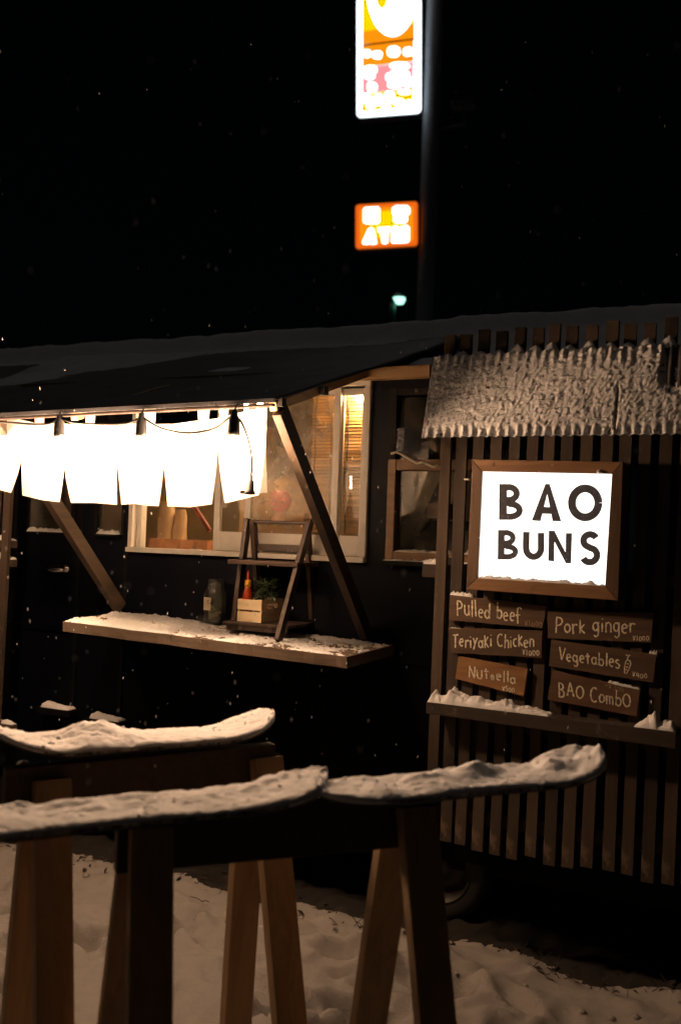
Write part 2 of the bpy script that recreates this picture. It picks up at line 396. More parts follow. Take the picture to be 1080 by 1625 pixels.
# serving window: frame, sashes, panes
win = MB(); fw = .03
win.span((WX0, YW-.035, WZ0-.022), (WX1, YW+.07, WZ0)); win.span((WX0, YW-.02, WZ1), (WX1, YW+.07, WZ1+.025))
win.span((WX0, YW-.02, WZ0), (WX0+.022, YW+.07, WZ1)); win.span((WX1-.028, YW-.02, WZ0), (WX1, YW+.07, WZ1))
win.span((WX0+.022, YW+.02, WZ0), (WX0+.045, YW+.06, WZ1))
win = win.build('serving_window', M['alu'], truck, bev=.003)
def sash(x0, x1, yf, bottom=.085, st=.03):
    m = MB(); z0, z1 = WZ0+.002, WZ1-.002
    m.span((x0, yf, z0), (x0+st, yf+.022, z1)); m.span((x1-st, yf, z0), (x1, yf+.022, z1))
    m.span((x0+st, yf, z0), (x1-st, yf+.022, z0+bottom)); m.span((x0+st, yf, z1-.03), (x1-st, yf+.022, z1))
    m.build('sash', M['alu'], win, bev=.002)
    return (x0+st, x1-st, yf+.009, z0+bottom, z1-.03)
XA = at(332, 850, Y=YW).x; XB = at(386, 850, Y=YW).x; XC = at(529, 750, Y=YW).x
for q, mt in ((sash(XA, XB+.012, YW+.03), 'pane'), (sash(XB, XC+.02, YW+.004), 'pane2'), (sash(XC-.01, WX1-.028, YW+.03), 'pane')):
    MB().span((q[0], q[2], q[3]), (q[1], q[2]+.004, q[4])).build('pane', M[mt], win)
# second window with brown frame
zr = at(640, 738, Y=YW).z
w2 = MB()
w2.span((RX0, YW-.012, RZ0), (RX0+.035, YW+.05, zr+.022)); w2.span((RX1-.035, YW-.012, RZ0), (RX1, YW+.05, zr+.022))
w2.span((RX0+.035, YW-.012, RZ0), (RX1-.035, YW+.05, RZ0+.035))
zr = at(640, 738, Y=YW).z
w2.span((RX0+.035, YW-.01, zr-.022), (RX1-.035, YW+.045, zr+.022))
w2 = w2.build('side_window', M['brownx'], truck, bev=.003)
uf = MB(); uf.span((RX0, YW-.010, zr+.024), (RX0+.03, YW+.05, RZ1)); uf.span((RX1-.03, YW-.010, zr+.024), (RX1, YW+.05, RZ1)); uf.span((RX0+.03, YW-.010, RZ1-.03), (RX1-.03, YW+.05, RZ1))
uf.build('upper_frame', M['black'], w2, bev=.002)
MB().span((-1.655, YW+WT+.001, ZB+.05), (-1.64, 1.85, 2.16)).build('lamp_blocker', M['black'], truck)  # added unseen wall, blocks the inner lamp from the side window
MB().span((RX0-.005, YW+.16, RZ0-.1), (RX1+.05, YW+.17, 2.16)).build('added_blackout', M['black'], truck)  # added black panel, darkens the side window against the lit interior
MB().span((RX0-.01, YW-.04, RZ0-.02), (RX1, YW+.0, RZ0-.002)).build('sill', M['black'], w2)
snow('snow', w2, lambda s_, t: (V((lerp(RX0+.04, RX1-.05, s_), lerp(YW-.011, YW+.02, t), RZ0+.035)), V((0,0,1))), 60, 6, lambda s_, t: .006+.01*max(0, fbm((s_*7, 1, 2))), .3, 3, .8, 50)
snow('snow', w2, lambda s_, t: (V((lerp(RX0, RX1-.05, s_), lerp(YW-.038, YW-.013, t), RZ0-.002)), V((0,0,1))), 60, 6, lambda s_, t: .004+.005*max(0, fbm((s_*9, 4, 2))), .3, 5, .8, 50)
for z0, z1 in ((RZ0+.035, zr-.022), (zr+.022, RZ1-.035)):
    MB().span((RX0+.035, YW+.02, z0), (RX1-.035, YW+.025, z1)).build('pane', M['pane'], w2)

# ------------------------------------------------------------------ inside the truck
ct = MB().span((-2.95, YW+WT+.001, 1.36), (-1.66, .75, 1.40)).build('counter', M['inner'], truck)
MB().span((-2.6, .62, 1.40), (-1.68, .66, 1.78)).build('partition', M['inner'], truck)
MB().span((-2.35, .50, 1.80), (-2.0, .8, 2.19)).build('wall_cabinet', M['innerd'], truck)
# bamboo blind: each reed a strip
bl = thing('bamboo_blind', 'bamboo roll blind hanging inside the right pane of the serving window', 'blind', (-1.86, .32, 1.52))
bx0, bx1 = at(497, 650, Y=.32).x, WX1+.015
nre = 44
rm = MB().box((0,0,0), (bx1-bx0, .005, .0105)).mesh('reed'); rm.materials.append(M['reed'])
for k in range(nre):
    o = bpy.data.objects.new('reed', rm); COL.objects.link(o); o.parent = bl
    o.location = V(((bx0+bx1)/2 + random.uniform(-.004, .004), .32 + .004*math.sin(k*.5), 2.15 - k*.0142)) - bl.location
    o.rotation_euler = (random.uniform(-.3,.3), random.uniform(-.006, .006), 0)
for k in range(5):
    x = lerp(bx0+.02, bx1-.02, k/4); x = x if k else bx0+.02
    MB().tube([(x+.002*math.sin(i*1.7+k), .312, 2.16-i*.033) for i in range(20)], .0028, 6).build('cord', M['ink'], bl)
# lamp inside, up by the blind
lp = thing('ceiling_bulb', 'lit bulb under the truck ceiling beside the bamboo blind', 'lamp', (-1.82, .28, 2.1))
MB().lathe((-1.80, .275, 2.115), [(.001,-.03),(.018,-.024),(.025,0),(.018,.018),(.012,.03)], 14).build('bulb', M['inlamp'], lp, smooth=True)
MB().lathe((-1.80, .275, 2.145), [(.013,0),(.017,.003),(.017,.04),(0.001,.042)], 14).build('socket', M['ink'], lp, smooth=True)
lp2 = thing('interior_lamp', 'lit round lamp on the ceiling above the serving counter', 'lamp', (-2.5, .55, 2.12))
MB().lathe((-2.5, .55, 2.13), [(.001,-.05),(.035,-.04),(.05,0),(.035,.03),(.015,.045)], 16).build('globe', M['inlamp2'], lp2, smooth=True)
MB().lathe((-2.5, .55, 2.17), [(.02,0),(.04,.003),(.04,.03),(.001,.032)], 16).build('holder', M['white'], lp2, smooth=True)
# on the counter by the opening
xo = [at(x, 842, Y=.34).x for x in (242, 267, 292.5, 318)]
for i, x in enumerate(xo):
    wdt = .075 if i < 3 else .06; bx = thing('small_wooden_box', ('orange stained wooden box on the window counter behind the black dish',)[0], 'box', (x+wdt/2, .35, 1.40), 'row of small wooden boxes on the counter')
    bx['label'] = ('orange wooden box standing at the window jamb end of the counter row', 'orange wooden box in the counter row in front of the wider paper bag', 'orange wooden box on the counter directly behind the white cup', 'narrow orange wooden box on the counter beside the sliding sash')[i]
    for y_ in (.31, .382): MB().span((x+.003, y_, 1.401), (x+wdt-.003, y_+.008, 1.478)).build('panel', M['terra'], bx)
    for x_ in (x+.003, x+wdt-.011): MB().span((x_, .318, 1.401), (x_+.008, .382, 1.478)).build('end', M['terra'], bx)
    MB().span((x+.011, .318, 1.401), (x+wdt-.011, .382, 1.409)).build('base', M['terra'], bx)
def paper_bag(x, y, w_, h_, d_, seed, label):
    def fn(a, t):
        ang = 2*math.pi*a; r = (abs(math.cos(ang))**4 + abs(math.sin(ang))**4)**-.25
        k = 1 - .25*t*t; q = V((x + w_/2*r*math.cos(ang)*k, y + d_/2*r*math.sin(ang)*(1-.55*t), 1.401 + h_*t))
        q += V((1,1,0))*.006*fbm((q.x*25+seed, q.y*25, q.z*18), 3); return q
    o = MB().grid(fn, 28, 12).build('paper_bag', M['card'], smooth=True)
    tag(o, label, 'bag', 'paper bags behind the wooden boxes')
paper_bag(at(262, 830, Y=.45).x, .46, .1, .26, .08, 1, 'crumpled brown paper bag behind the wooden boxes at the window jamb')
paper_bag(at(284, 830, Y=.45).x, .46, .07, .22, .07, 5, 'narrow brown paper bag behind the wooden boxes beside the red stick')
o = MB().beam(at(303, 795, Y=.46), at(333, 842, Y=.41), .014, .022).build('red_stick', M['stick'], bev=.002); tag(o, 'red wooden stick leaning behind the small wooden boxes', 'stick')
x = at(311, 848, Y=.27).x
o = MB().lathe((x, .275, 1.401), [(.001,0),(.018,0),(.026,.03),(.028,.036),(.025,.034),(.016,.004),(.001,.004)], 16).build('white_cup', M['white'], smooth=True); tag(o, 'small white cup on the serving window counter', 'cup')
for x_, lab in ((at(297, 848, Y=.27).x, 'shallow black dish beside the white cup on the counter'), (at(240, 846, Y=.27).x, 'shallow black dish at the window jamb on the counter')):
    o = MB().lathe((x_, .275, 1.401), [(.001,0),(.03,0),(.042,.018),(.044,.02),(.04,.018),(.028,.004),(.001,.004)], 18).build('black_dish', M['ink'], smooth=True); tag(o, lab, 'dish')
# solid globe and base standing in for a pink neon reflection
c = at(445, 800, Y=.36)
fg = thing('pink_reflection', 'round pink globe with pale base standing in for a reflection in the steamed pane', 'reflection', (c.x, .36, 1.52))
MB().lathe((c.x, .36, c.z+.01), [(.001,-.045),(.03,-.04),(.05,-.005),(.045,.03),(.02,.05),(.001,.052)], 20).build('globe', M['pink'], fg, smooth=True)
MB().lathe((c.x, .36, c.z-.08), [(.001,0),(.04,0),(.04,.01),(.028,.03),(.022,.045),(.001,.045)], 20).build('base', M['pinkl'], fg, smooth=True)
# cardboard with hand lettering (text added below)
cb0, cb1 = at(398, 812, Y=.34), at(482, 838, Y=.34)
cash = thing('cardboard_box', 'low cardboard box with hand lettering behind the steamed window pane', 'box', ((cb0.x+cb1.x)/2, .42, 1.40))
MB().span((cb0.x, .34, 1.401), (cb1.x, .50, cb0.z)).build('carton', M['card'], cash, bev=.002)
# second window: board standing in for the pane's beige reflection, dark strips, bag
b0, b1 = at(612, 690, Y=.30), at(690, 826, Y=.30)
o = MB().span((RX0-.01, .30, b1.z), (RX1-.02, .312, zr+.02)).build('reflection_board', M['paper']); tag(o, 'pale beige board standing in for a reflection in the brown framed side window', 'board')
o = MB().prism([at(695, 765, Y=.285), at(700, 800, Y=.285), at(665, 850, Y=.285), at(655, 850, Y=.285)], (0, .012, 0)).build('dark_batten', M['darkz']); tag(o, 'dark diagonal strip across the pale stand-in board in the side window', 'batten')  # dark diagonal shape set across the pane
o = MB().prism([at(634, 770, Y=.285), at(637, 770, Y=.285), at(634, 835, Y=.285), at(627, 835, Y=.285), at(627, 800, Y=.285), at(632, 795, Y=.285)], (0, .01, 0)).build('knife', M['ink']); tag(o, 'narrow dark blade hanging before the pale stand-in board in the side window', 'knife')
p0, p1 = at(631, 680, Y=.185), at(655, 718, Y=.185)
def bag(a, t):
    x = lerp(p0.x, p1.x, a); z = lerp(p1.z, p0.z, t)
    return V((x, .172 - .012*math.sin(math.pi*a) - .005*fbm((a*7, t*7, 3), 3), z))
o = MB().grid(bag, 16, 20).build('plastic_bag', M['plastic'], smooth=True); o.modifiers.new('thickness', 'SOLIDIFY').thickness = .003
tag(o, 'small clear plastic bag taped in the upper side window', 'bag')
wp = [(620,720),(628,718),(636,720),(645,726),(655,732),(662,736),(670,733),(678,737),(686,741),(697,738)]
o = MB().tube([at(x, y, Y=.10 if i > 6 else .165) for i, (x, y) in enumerate(wp)], .005, 8).build('clothesline', M['wire'], smooth=True); tag(o, 'pale cord strung from the side window to the slatted wall', 'cord')

# ------------------------------------------------------------------ awning
YF = -.62
aw = thing('awning', 'charcoal tarpaulin awning with wooden edge batten and diagonal wooden props', 'awning', (-2.9, -.2, 1.9))
AX0 = -5.8
def tarp_fn(s_, t):
    x = lerp(AX0, -1.70, s_); y = lerp(YF, .95, t)
    z = 1.972 + .318*(y-YF) + .012*t - .024*max(0, (-1.7-x)/1.4)*(1-t)
    sag = -.02*math.sin(math.pi*((s_*3) % 1))*math.sin(math.pi*t) + .008*fbm((x*3, y*2, 1), 4)
    x += .16*t*max(0, (s_-.9)/.1)
    return V((x, y, z + sag*(1 if t > .02 else 0)))
tarp = MB().slab(tarp_fn, 90, 40, (0, 0, .006)).build('tarpaulin', M['tarp'], aw, smooth=True)
def tsn(s_, t):
    p = tarp_fn(lerp(.44, .72, s_), lerp(.42, .98, t)); return p + V((0,0,.006)), V((0,0,1))
snow('snow_patch', tarp, tsn, 90, 40, lambda s_, t: max(0, .06*(t - .8*s_ - .12 + .12*fbm((s_*5, t*3, 7)))), .1, 9, .2, 6)
MB().beam((AX0, YF-.003, 1.971-.024*4.1/1.4), (-1.70, YF-.003, 1.971), .004, .014, (0,0,1)).build('hem', M['tarp'], aw)
MB().beam((AX0, YF+.012, 1.958-.024*4.1/1.4), (-1.71, YF+.012, 1.958), .02, .009, (0,0,1)).build('edge_batten', M['darkx'], aw, bev=.002)
def rafter(x, b=None):
    dz = -.024*max(0, (-1.7-x)/1.4); p0 = V((x, YF+.03, 1.955+dz)); p1 = V((x, YW-.055, 2.19+dz*.5))
    return MB().beam(p0, p1, .03, .032, (0,0,1))
lx = at(681, 585, Y=.15).x
MB().span((-3.6, .152, 2.165), (lx, .198, 2.214)).build('ledger_board', M['pinex'], aw, bev=.002)
for x in (-1.725, -2.6, -3.4): rafter(x).build('rafter', M['piney'], aw, bev=.002)
b = at(582, 1006, Y=YW-.02)
PB = V((b.x, YW-.03, b.z)); PT = at(450, 634, X=b.x-.015)
def prop(p0, p1): MB().beam(p0, p1, .034, .062, (0,1,0)).build('prop', M['prop'], aw, bev=.002)
prop(PB, V((PT.x, YF+.05, 1.945)))
b2 = at(193, 965, Y=YW-.02); prop(V((b2.x, YW-.03, b2.z)), V((b2.x-.05, YF+.05, 1.945)))
MB().span((-1.72, YF+.03, 1.955), (-1.69, YF+.06, 1.985)).build('corner_clip', M['ink'], aw)
k = at(514, 620, X=-1.69); MB().box(k, (.02,.035,.03)).build('clip', M['ink'], aw)

# ------------------------------------------------------------------ noren curtain
YC = -.55
no = thing('noren_curtain', 'white split noren curtain hanging below the awning edge', 'curtain', (-2.4, YC, 1.6))
topc = [(-60,648),(0,657),(25,664),(55,671),(110,673),(150,674),(190,672),(240,673),(275,673),(310,668),(345,664),(375,656),(424,644)]
def top_y(x):
    for (a, ya), (b_, yb) in zip(topc, topc[1:]):
        if x <= b_: return lerp(ya, yb, (x-a)/(b_-a))
    return topc[-1][1]
# each: x at top left/right, slit x,y left, slit x,y right, bottom polyline
pan = [(-60,30,(-60,730),(34,730),[(-55,770),(0,773),(18,782)]),
       (30,104,(34,730),(102,742),[(36,786),(60,793),(95,797)]),
       (104,185.5,(103,742),(185,717),[(113,798),(150,798),(186,801)]),
       (185.5,261,(186,717),(260,728),[(193,801),(232,799),(241,802),(252,803)]),
       (261,346,(261,728),(345,712),[(266,803),(300,805),(336,800)]),
       (346,424,(346,712),(421,700),[(357,798),(385,792),(411,785)])]
for i, (xa, xb, sl, sr, bot) in enumerate(pan):
    def fn(a, t):
        ytop = top_y(lerp(xa, xb, a)); yb = pl(bot, a)[1]; y = lerp(ytop, yb, t)
        def edge(xt, sp, xbm):
            if y <= sp[1]: return lerp(xt, sp[0], max(0, (y-ytop))/(sp[1]-ytop))
            f = (y-sp[1])/(yb-sp[1]); return lerp(sp[0], xbm, f**1.3)
        x = lerp(edge(xa, sl, bot[0][0]), edge(xb, sr, bot[-1][0]), a)
        fold = .012*math.sin(x*.085)*t + .02*t*t*(a-.5)*(1 if i % 2 else -1)*(1 if .0 < t else 0)
        return at(x, y, Y=YC + (fold if t > .45 else fold*max(0, t)/.45))
    MB().grid(fn, 12, 16).build('cloth_panel', M['cloth'], no, smooth=True)
def back(a, t): return at(lerp(lerp(410, 419, 1-t), lerp(424, 421, 1-t), a), lerp(690, 782+0*a, t), Y=YC+.05)
MB().grid(back, 3, 8).build('cloth_panel', M['cloth'], no, smooth=True)
for x0, x1 in ((54,72),(135,152),(220,248),(313,333),(347,363)):
    MB().grid(lambda a, t: at(lerp(x0 + 2*t, x1 - 2*t, a), lerp(648, top_y((x0+x1)/2)+1.5, t), Y=YC-.004), 3, 4).build('hanging_loop', M['cloth'], no, smooth=True)
MB().tube([(-4.4, YC, 1.93), (-3.2, YC, 1.945), (-1.74, YC, 1.965)], .007, 8).build('rod', M['steel'], no, smooth=True)

# ------------------------------------------------------------------ string lights
YS = YF - .03
sl_ = thing('string_lights', 'black festoon cable with lit bulbs and loose plug below the awning', 'string lights', (-2.3, YS, 1.6))
segs = [[(-80,672),(0,670),(50,673),(80,672),(92,664)], [(98,664),(115,670),(150,673),(200,672),(222,663)],
        [(228,663),(245,674),(265,682),(300,687),(340,680),(362,664),(370,658)], [(374,658),(384,672),(392,692),(398,718),(399.5,740),(398,757)]]
def smooth_pts(p, n=5):
    out = []
    for i in range(len(p)-1):
        q = [p[max(0, i-1)], p[i], p[i+1], p[min(len(p)-1, i+2)]]
        for k in range(n):
            t = k/n
            out.append(tuple(.5*((2*q[1][c]) + (-q[0][c]+q[2][c])*t + (2*q[0][c]-5*q[1][c]+4*q[2][c]-q[3][c])*t*t + (-q[0][c]+3*q[1][c]-3*q[2][c]+q[3][c])*t**3) for c in (0,1)))
    return out + [p[-1]]
for sg in segs: MB().tube([at(x, y, Y=YS) for x, y in smooth_pts(sg)], .0042, 8).build('cable', M['rubber'], sl_, smooth=True)
for sx, sy in ((95,662),(225,660),(372,656),(-75,668)):
    p = at(sx, sy, Y=YS)
    so = MB().lathe(p, [(.001,.012),(.010,.010),(.013,-.012),(.019,-.02),(.0205,-.06),(.023,-.063),(.023,-.078),(.018,-.08),(.001,-.08)], 18).build('socket', M['steel' if sx < 300 else 'rubber'], sl_, smooth=True)
    MB().tube([p+V((0,.0,.01)), p+V((0,.012,.03)), V((p.x, YF+.004, 1.962))], .003, 6).build('hook', M['rubber'], so)
    MB().lathe(p + V((0,0,-.082)), [(.012,.004),(.014,-.006),(.027,-.032),(.031,-.05),(.027,-.068),(.014,-.079),(.001,-.082)], 14).build('bulb', M['bulb'], so, smooth=True)
p = at(397, 768, Y=YS)
pg = MB().lathe(p, [(.001,.04),(.006,.038),(.008,.012),(.013,.01),(.014,-.022),(.018,-.026),(.018,-.036),(.001,-.037)], 14).build('plug', M['rubber'], sl_, smooth=True)
MB().box(p+V((-.02,0,-.028)), (.03,.012,.012)).build('plug_cap', M['rubber'], pg)

# ------------------------------------------------------------------ serving shelf
SB = [at(190, 969, Y=YW-.002), at(625, 1021, Y=YW-.002)]                     # back corners
SF = [at(100, 984, Y=-.25), at(550, 1040, Y=-.25)]                          # front corners (top edge)
def shelf_pt(s_, t): return lerp(lerp(SF[0], SF[1], s_), lerp(SB[0], SB[1], s_), t)
SN = (SB[1]-SF[0]).cross(SB[0]-SF[1]).normalized()
SN = SN if SN.z > 0 else -SN
sh = thing('serving_shelf', 'weathered plank serving shelf dusted with snow below the window', 'shelf', shelf_pt(.5, .5) - V((0,0,.05)))
def plank_fn(s_, t):
    p = shelf_pt(s_, t); e = .006*fbm((s_*9, 2, 5), 4)*(1-t); return p + V((0, -e*2, 0)) - SN*.006
m = MB(); m.slab(plank_fn, 60, 8, (0, .004, -.042)).build('plank', M['greyx'], sh)
def shsnow(s_, t): return plank_fn(lerp(.004, .996, s_), lerp(.012, .99, t)) + SN*.0005, SN
snow('snow_layer', sh, shsnow, 300, 90, lambda s_, t: .0042 + .005*fbm((s_*9, t*3, 11), 4) + .005*fbm((s_*60, t*20, 5), 3) - .006*max(0, min(1, (s_-.35)*4))*max(0, noise.noise(V((s_*12, t*4.0, 3.3)))+.35), .03, 4, .5, 22)
q0_, q1_ = shelf_pt(.03, 1), shelf_pt(.97, 1)
MB().beam(q0_ - V((0,.012,.064)), q1_ - V((0,.012,.064)), .02, .03, (0,0,1)).build('cleat', M['black'], sh)
def on_shelf(x, y): return at(x, y, P=SF[0]+SN*.004, N=SN)
def zs(X, Y):
    q = SF[0]; return q.z - (SN.x*(X-q.x) + SN.y*(Y-q.y))/SN.z

# jar
j = at(340, 985, Y=.13); j.z = zs(j.x, .13) + .004
jar = thing('glass_jar', 'large glass mason jar with paper label and notes on the serving shelf', 'jar', j)
MB().lathe(j, [(.001,.003),(.040,.003),(.047,.012),(.048,.11),(.046,.135),(.036,.155),(.034,.16),(.036,.162),(.036,.166),(.034,.168),(.036,.17),(.036,.174),(.034,.176),(.0345,.188),(.037,.19),(.036,.193),(.032,.193),(.031,.16),(.043,.132),(.045,.11),(.044,.014),(.038,.008),(.001,.008)], 28).build('glass', M['jar'], jar, smooth=True)
def lab(a, t):
    an = lerp(R(222), R(282), a); return j + V((.0487*math.cos(an), .0487*math.sin(an), lerp(.06, .115, t)))
MB().grid(lab, 8, 2).build('paper_label', M['paper'], jar, smooth=True)
for k in range(6):
    c = j + V((random.uniform(-.012,.012), random.uniform(-.012,.012), .03+.009*k)); a = random.uniform(0, 3)
    ax = (V((math.cos(a), math.sin(a), random.uniform(-.5,.5))).normalized(),); bx_ = ax[0].cross(V((random.uniform(-.6,.6), .3, 1))).normalized()
    MB().box(c, (.05, .03, .0015), (ax[0], bx_, ax[0].cross(bx_))).build('banknote', M['note' if k % 2 else 'paper'], jar)

# folding step stand
fl, fr_ = on_shelf(371, 998), on_shelf(441, 1016)
rr = on_shelf(507, 1003); Yd = max(.2, min(.26, rr.y-fr_.y)); 
xL, xR, y0 = fl.x, fr_.x, (fl.y+fr_.y)/2
ap_z = at(494, 826, X=xR).z; Ya = y0 + .62*Yd
ap = at(494, 826, Y=Ya); H = ap.z
st = thing('step_stand', 'dark wooden A-frame step stand with two shelves on the serving shelf', 'stand', ((xL+xR)/2, y0+Yd/2, zs((xL+xR)/2, y0+Yd/2)))
for x in (xL, xR):
    yf_ = fl.y if x == xL else fr_.y
    MB().beam((x, yf_, zs(x, yf_)), (x, Ya-.004, H), .02, .036, (0,1,0)).build('front_leg', M['darkz'], st, bev=.002)
    MB().beam((x+(.021 if x == xL else -.021), y0+Yd, zs(x, y0+Yd)), (x+(.021 if x == xL else -.021), Ya+.004, H-.004), .02, .034, (0,1,0)).build('rear_leg', M['darkz'], st, bev=.002)
MB().tube([(xL, Ya, H-.012), (xR, Ya, H-.012)], .0075, 10).build('top_rail', M['darkx'], st)
MB().span((xL+.03, Ya+.03, H-.135), (xR-.03, Ya+.042, H-.105)).build('cross_rail', M['darkx'], st)
zsh = at(440, 893, Y=Ya-.06).z
for k in range(3):
    ya = Ya - .13 + k*.066; MB().span((xL-.014, ya, zsh-.012), (xR+.014, ya+.061, zsh+.006)).build('upper_shelf_slat', M['darkx'], st, bev=.002)
zl = zs(xL, y0)+.045
for k in range(3):
    ya = y0 - .005 + k*.075; MB().span((xL-.005, ya, zl-.012), (xR+.005, ya+.066, zl)).build('lower_shelf_slat', M['darkx'], st, bev=.002)
MB().span((xL+.009, y0+.004, zl-.034), (xR-.009, y0+.016, zl-.013)).build('front_rail', M['darkx'], st)
MB().tube([(xL+.03, y0+Yd-.01, zl+.12), (xR-.03, y0+Yd-.01, zl+.12)], .006, 8).build('stretcher', M['darkx'], st)
# crate on the lower shelf
zc = zl+.001
c0 = at(376, 984, Y=y0+.012); c1 = at(414, 988, Y=y0+.012)
cx0, cx1 = c0.x, max(c1.x, c0.x+.108); cy0, cy1 = y0+.012, y0+.19; ch = .092
cr = thing('storage_crate', 'small pale wooden storage crate with black lettering on the step stand', 'crate', ((cx0+cx1)/2, (cy0+cy1)/2, zc))
for z0_, z1_ in ((0, .042), (.049, ch)):
    MB().span((cx0, cy0, zc+z0_), (cx1, cy0+.006, zc+z1_)).build('front_slat', M['crate'], cr, bev=.001)
    MB().span((cx0, cy1-.006, zc+z0_), (cx1, cy1, zc+z1_)).build('back_slat', M['crate'], cr, bev=.001)
def end_panel(x):
    m = MB(); ya, yb = cy0+.0062, cy1-.0062; hy0, hy1, hz0, hz1 = lerp(ya, yb, .25), lerp(ya, yb, .75), zc+.056, zc+.074
    m.span((x, ya, zc), (x+.007, yb, hz0)); m.span((x, ya, hz1), (x+.007, yb, zc+ch)); m.span((x, ya, hz0), (x+.007, hy0, hz1)); m.span((x, hy1, hz0), (x+.007, yb, hz1))
    m.build('end_panel', M['crate'], cr)
end_panel(cx0+.0005); end_panel(cx1-.0075)
MB().span((cx0+.008, cy0+.0065, zc+.001), (cx1-.008, cy1-.0065, zc+.007)).build('base', M['crate'], cr)
# sauce bottle in the crate
sb_ = at(392, 940, Y=cy0+.03); bz = zc+.0075
sc = thing('sauce_bottle', 'red chilli sauce squeeze bottle with yellow cap standing in the crate', 'bottle', (sb_.x, cy0+.034, bz))
bo = V((sb_.x, cy0+.034, bz)); tz = at(392, 905, Y=cy0+.034).z - bz
MB().lathe(bo, [(.001,0),(.021,0),(.0225,.004),(.0225,tz*.42),(.020,tz*.52),(.0125,tz*.64),(.011,tz*.665),(.001,tz*.665)], 18).build('body', M['red'], sc, smooth=True)
MB().lathe(bo, [(.001,tz*.66),(.0125,tz*.66),(.0125,tz*.8),(.006,tz*.81),(.001,tz*.81)], 18).build('cap', M['yellow'], sc, smooth=True)
MB().lathe(bo, [(.006,tz*.80),(.005,tz*.9),(.0025,tz),(.001,tz)], 12).build('tip', M['redtip'], sc, smooth=True)
# leafy plant in the crate
pc = V((lerp(cx0, cx1, .72), lerp(cy0, cy1, .55), bz))
pt = thing('leafy_plant', 'dark green leafy plant growing out of the crate', 'plant', pc)
MB().lathe(pc, [(.001,0),(.028,0),(.034,.055),(.031,.055),(.027,.05),(.001,.05)], 16).build('pot', M['terra'], pt, smooth=True)
lm = MB().add([(0,0,0),(.012,.009,.004),(.026,.008,.002),(.04,0,-.006),(.026,-.008,.002),(.012,-.009,.004),(.014,0,.0),(.027,0,-.002)],
              [(0,1,6),(0,6,5),(1,2,7,6),(6,7,4,5),(2,3,7),(7,3,4)]).mesh('leaf'); lm.materials.append(M['leaf'])
for k in range(90):
    o = bpy.data.objects.new('leaf', lm); COL.objects.link(o); o.parent = pt
    a = random.uniform(0, 6.28); r_ = random.uniform(.004, .05); zz = random.uniform(.085, .165)
    o.location = (r_*math.cos(a), r_*math.sin(a), zz); o.rotation_euler = (random.uniform(-.7,.7), random.uniform(-.9,.6), a + random.uniform(-.8,.8))
    o.scale = (random.uniform(.6, 1.1),)*3
for k in range(5):
    a = k*1.3; MB().tube([pc+V((0,0,.05)), pc+V((.015*math.cos(a), .015*math.sin(a), .1)), pc+V((.03*math.cos(a), .03*math.sin(a), .15))], .0015, 5).build('stem', M['leaf'], pt)

# ------------------------------------------------------------------ slatted wall with canopy, ledge
sw = thing('slatted_wall', 'brown vertical slat wall with snowy canopy beside the serving window', 'slatted wall', (-.9, .03, .39))
topx = [-1.315,-1.252,-1.186,-1.118,-1.049,-.983,-.921,-.857,-.788,-.717,-.653,-.587,-.518,-.45,-.383,-.317]
botx = [-1.326,-1.264,-1.208,-1.142,-1.076,-1.013,-.944,-.876,-.811,-.745,-.67,-.607,-.54,-.473,-.41,-.343]
sm = MB().box((0,0,0), (.041, .02, 1.0)).mesh('slat'); sm.materials.append(M['slatz'])
for i, (xt, xb) in enumerate(zip(topx, botx)):
    zb = .39 + random.uniform(-.012, .012); zt = 2.30 + random.uniform(-.012, .012)
    xb_ = xb; xt_ = xt + (xt-xb)*.4
    o = bpy.data.objects.new('slat', sm.copy() if i % 4 == 0 else sm); COL.objects.link(o); o.parent = sw
    o.location = V(((xb_+xt_)/2, .011, (zb+zt)/2)) - sw.location
    o.scale = (random.uniform(.93, 1.08), 1, zt-zb); o.rotation_euler = (0, math.atan2(xt_-xb_, zt-zb), random.uniform(-.04,.04))
for z in (2.12, 1.40, .85, .5):
    x0 = -1.40 if z == 1.40 else -1.345
    bt = MB().span((x0, .022, z-.025), (-.29, .056, z+.025)).build('batten', M['slatx'], sw, bev=.002)
    if z == 1.40: snow('snow', bt, lambda s_, t: (V((lerp(-1.398, -1.25, s_), lerp(.024, .054, t), 1.425)), V((0,0,1))), 40, 8, lambda s_, t: .02, .3, 3, .6, 30)
MB().span((-1.40, .06, 1.60), (-1.345, .19, 1.66)).build('spacer', M['slatx'], sw)
# ledge
LZ = 1.015
q0, q1 = at(676, 1114, Y=-.085), at(1072, 1162, Y=-.085)
LZ0, LZ1 = q0.z, q1.z
def ledge_p(s_, t): return V((lerp(q0.x, q1.x, s_), lerp(-.085, -.002, t), lerp(LZ0, LZ1, s_)))
ld = MB().prism([ledge_p(0,0), ledge_p(1,0), ledge_p(1,0)-V((0,0,.055)), ledge_p(0,0)-V((0,0,.042))], (0,.022,0))
ld.prism([ledge_p(0,.27)-V((0,0,.001)), ledge_p(1,.27)-V((0,0,.001)), ledge_p(1,1)-V((0,0,.001)), ledge_p(0,1)-V((0,0,.001))], (0,0,-.02))
ld = ld.build('ledge', M['slatx'], sw, bev=.002)
prof = [(0,.045),(.012,.06),(.03,.03),(.06,.022),(.09,.05),(.12,.038),(.17,.022),(.22,.03),(.27,.018),(.34,.032),(.38,.014),(.44,.018),(.5,.006),(.53,0),(.84,0),(.87,.012),(.9,.035),(.925,.045),(.94,.018),(.965,.03),(.985,.045),(1,.03)]
snow('snow', ld, lambda s_, t: (ledge_p(lerp(.003,.995,s_), lerp(.04,.96,t)), V((0,0,1))), 260, 14, lambda s_, t: interp(prof, s_)*(1 if interp(prof, s_) > .002 else 0), .3, 6, .5, 30)
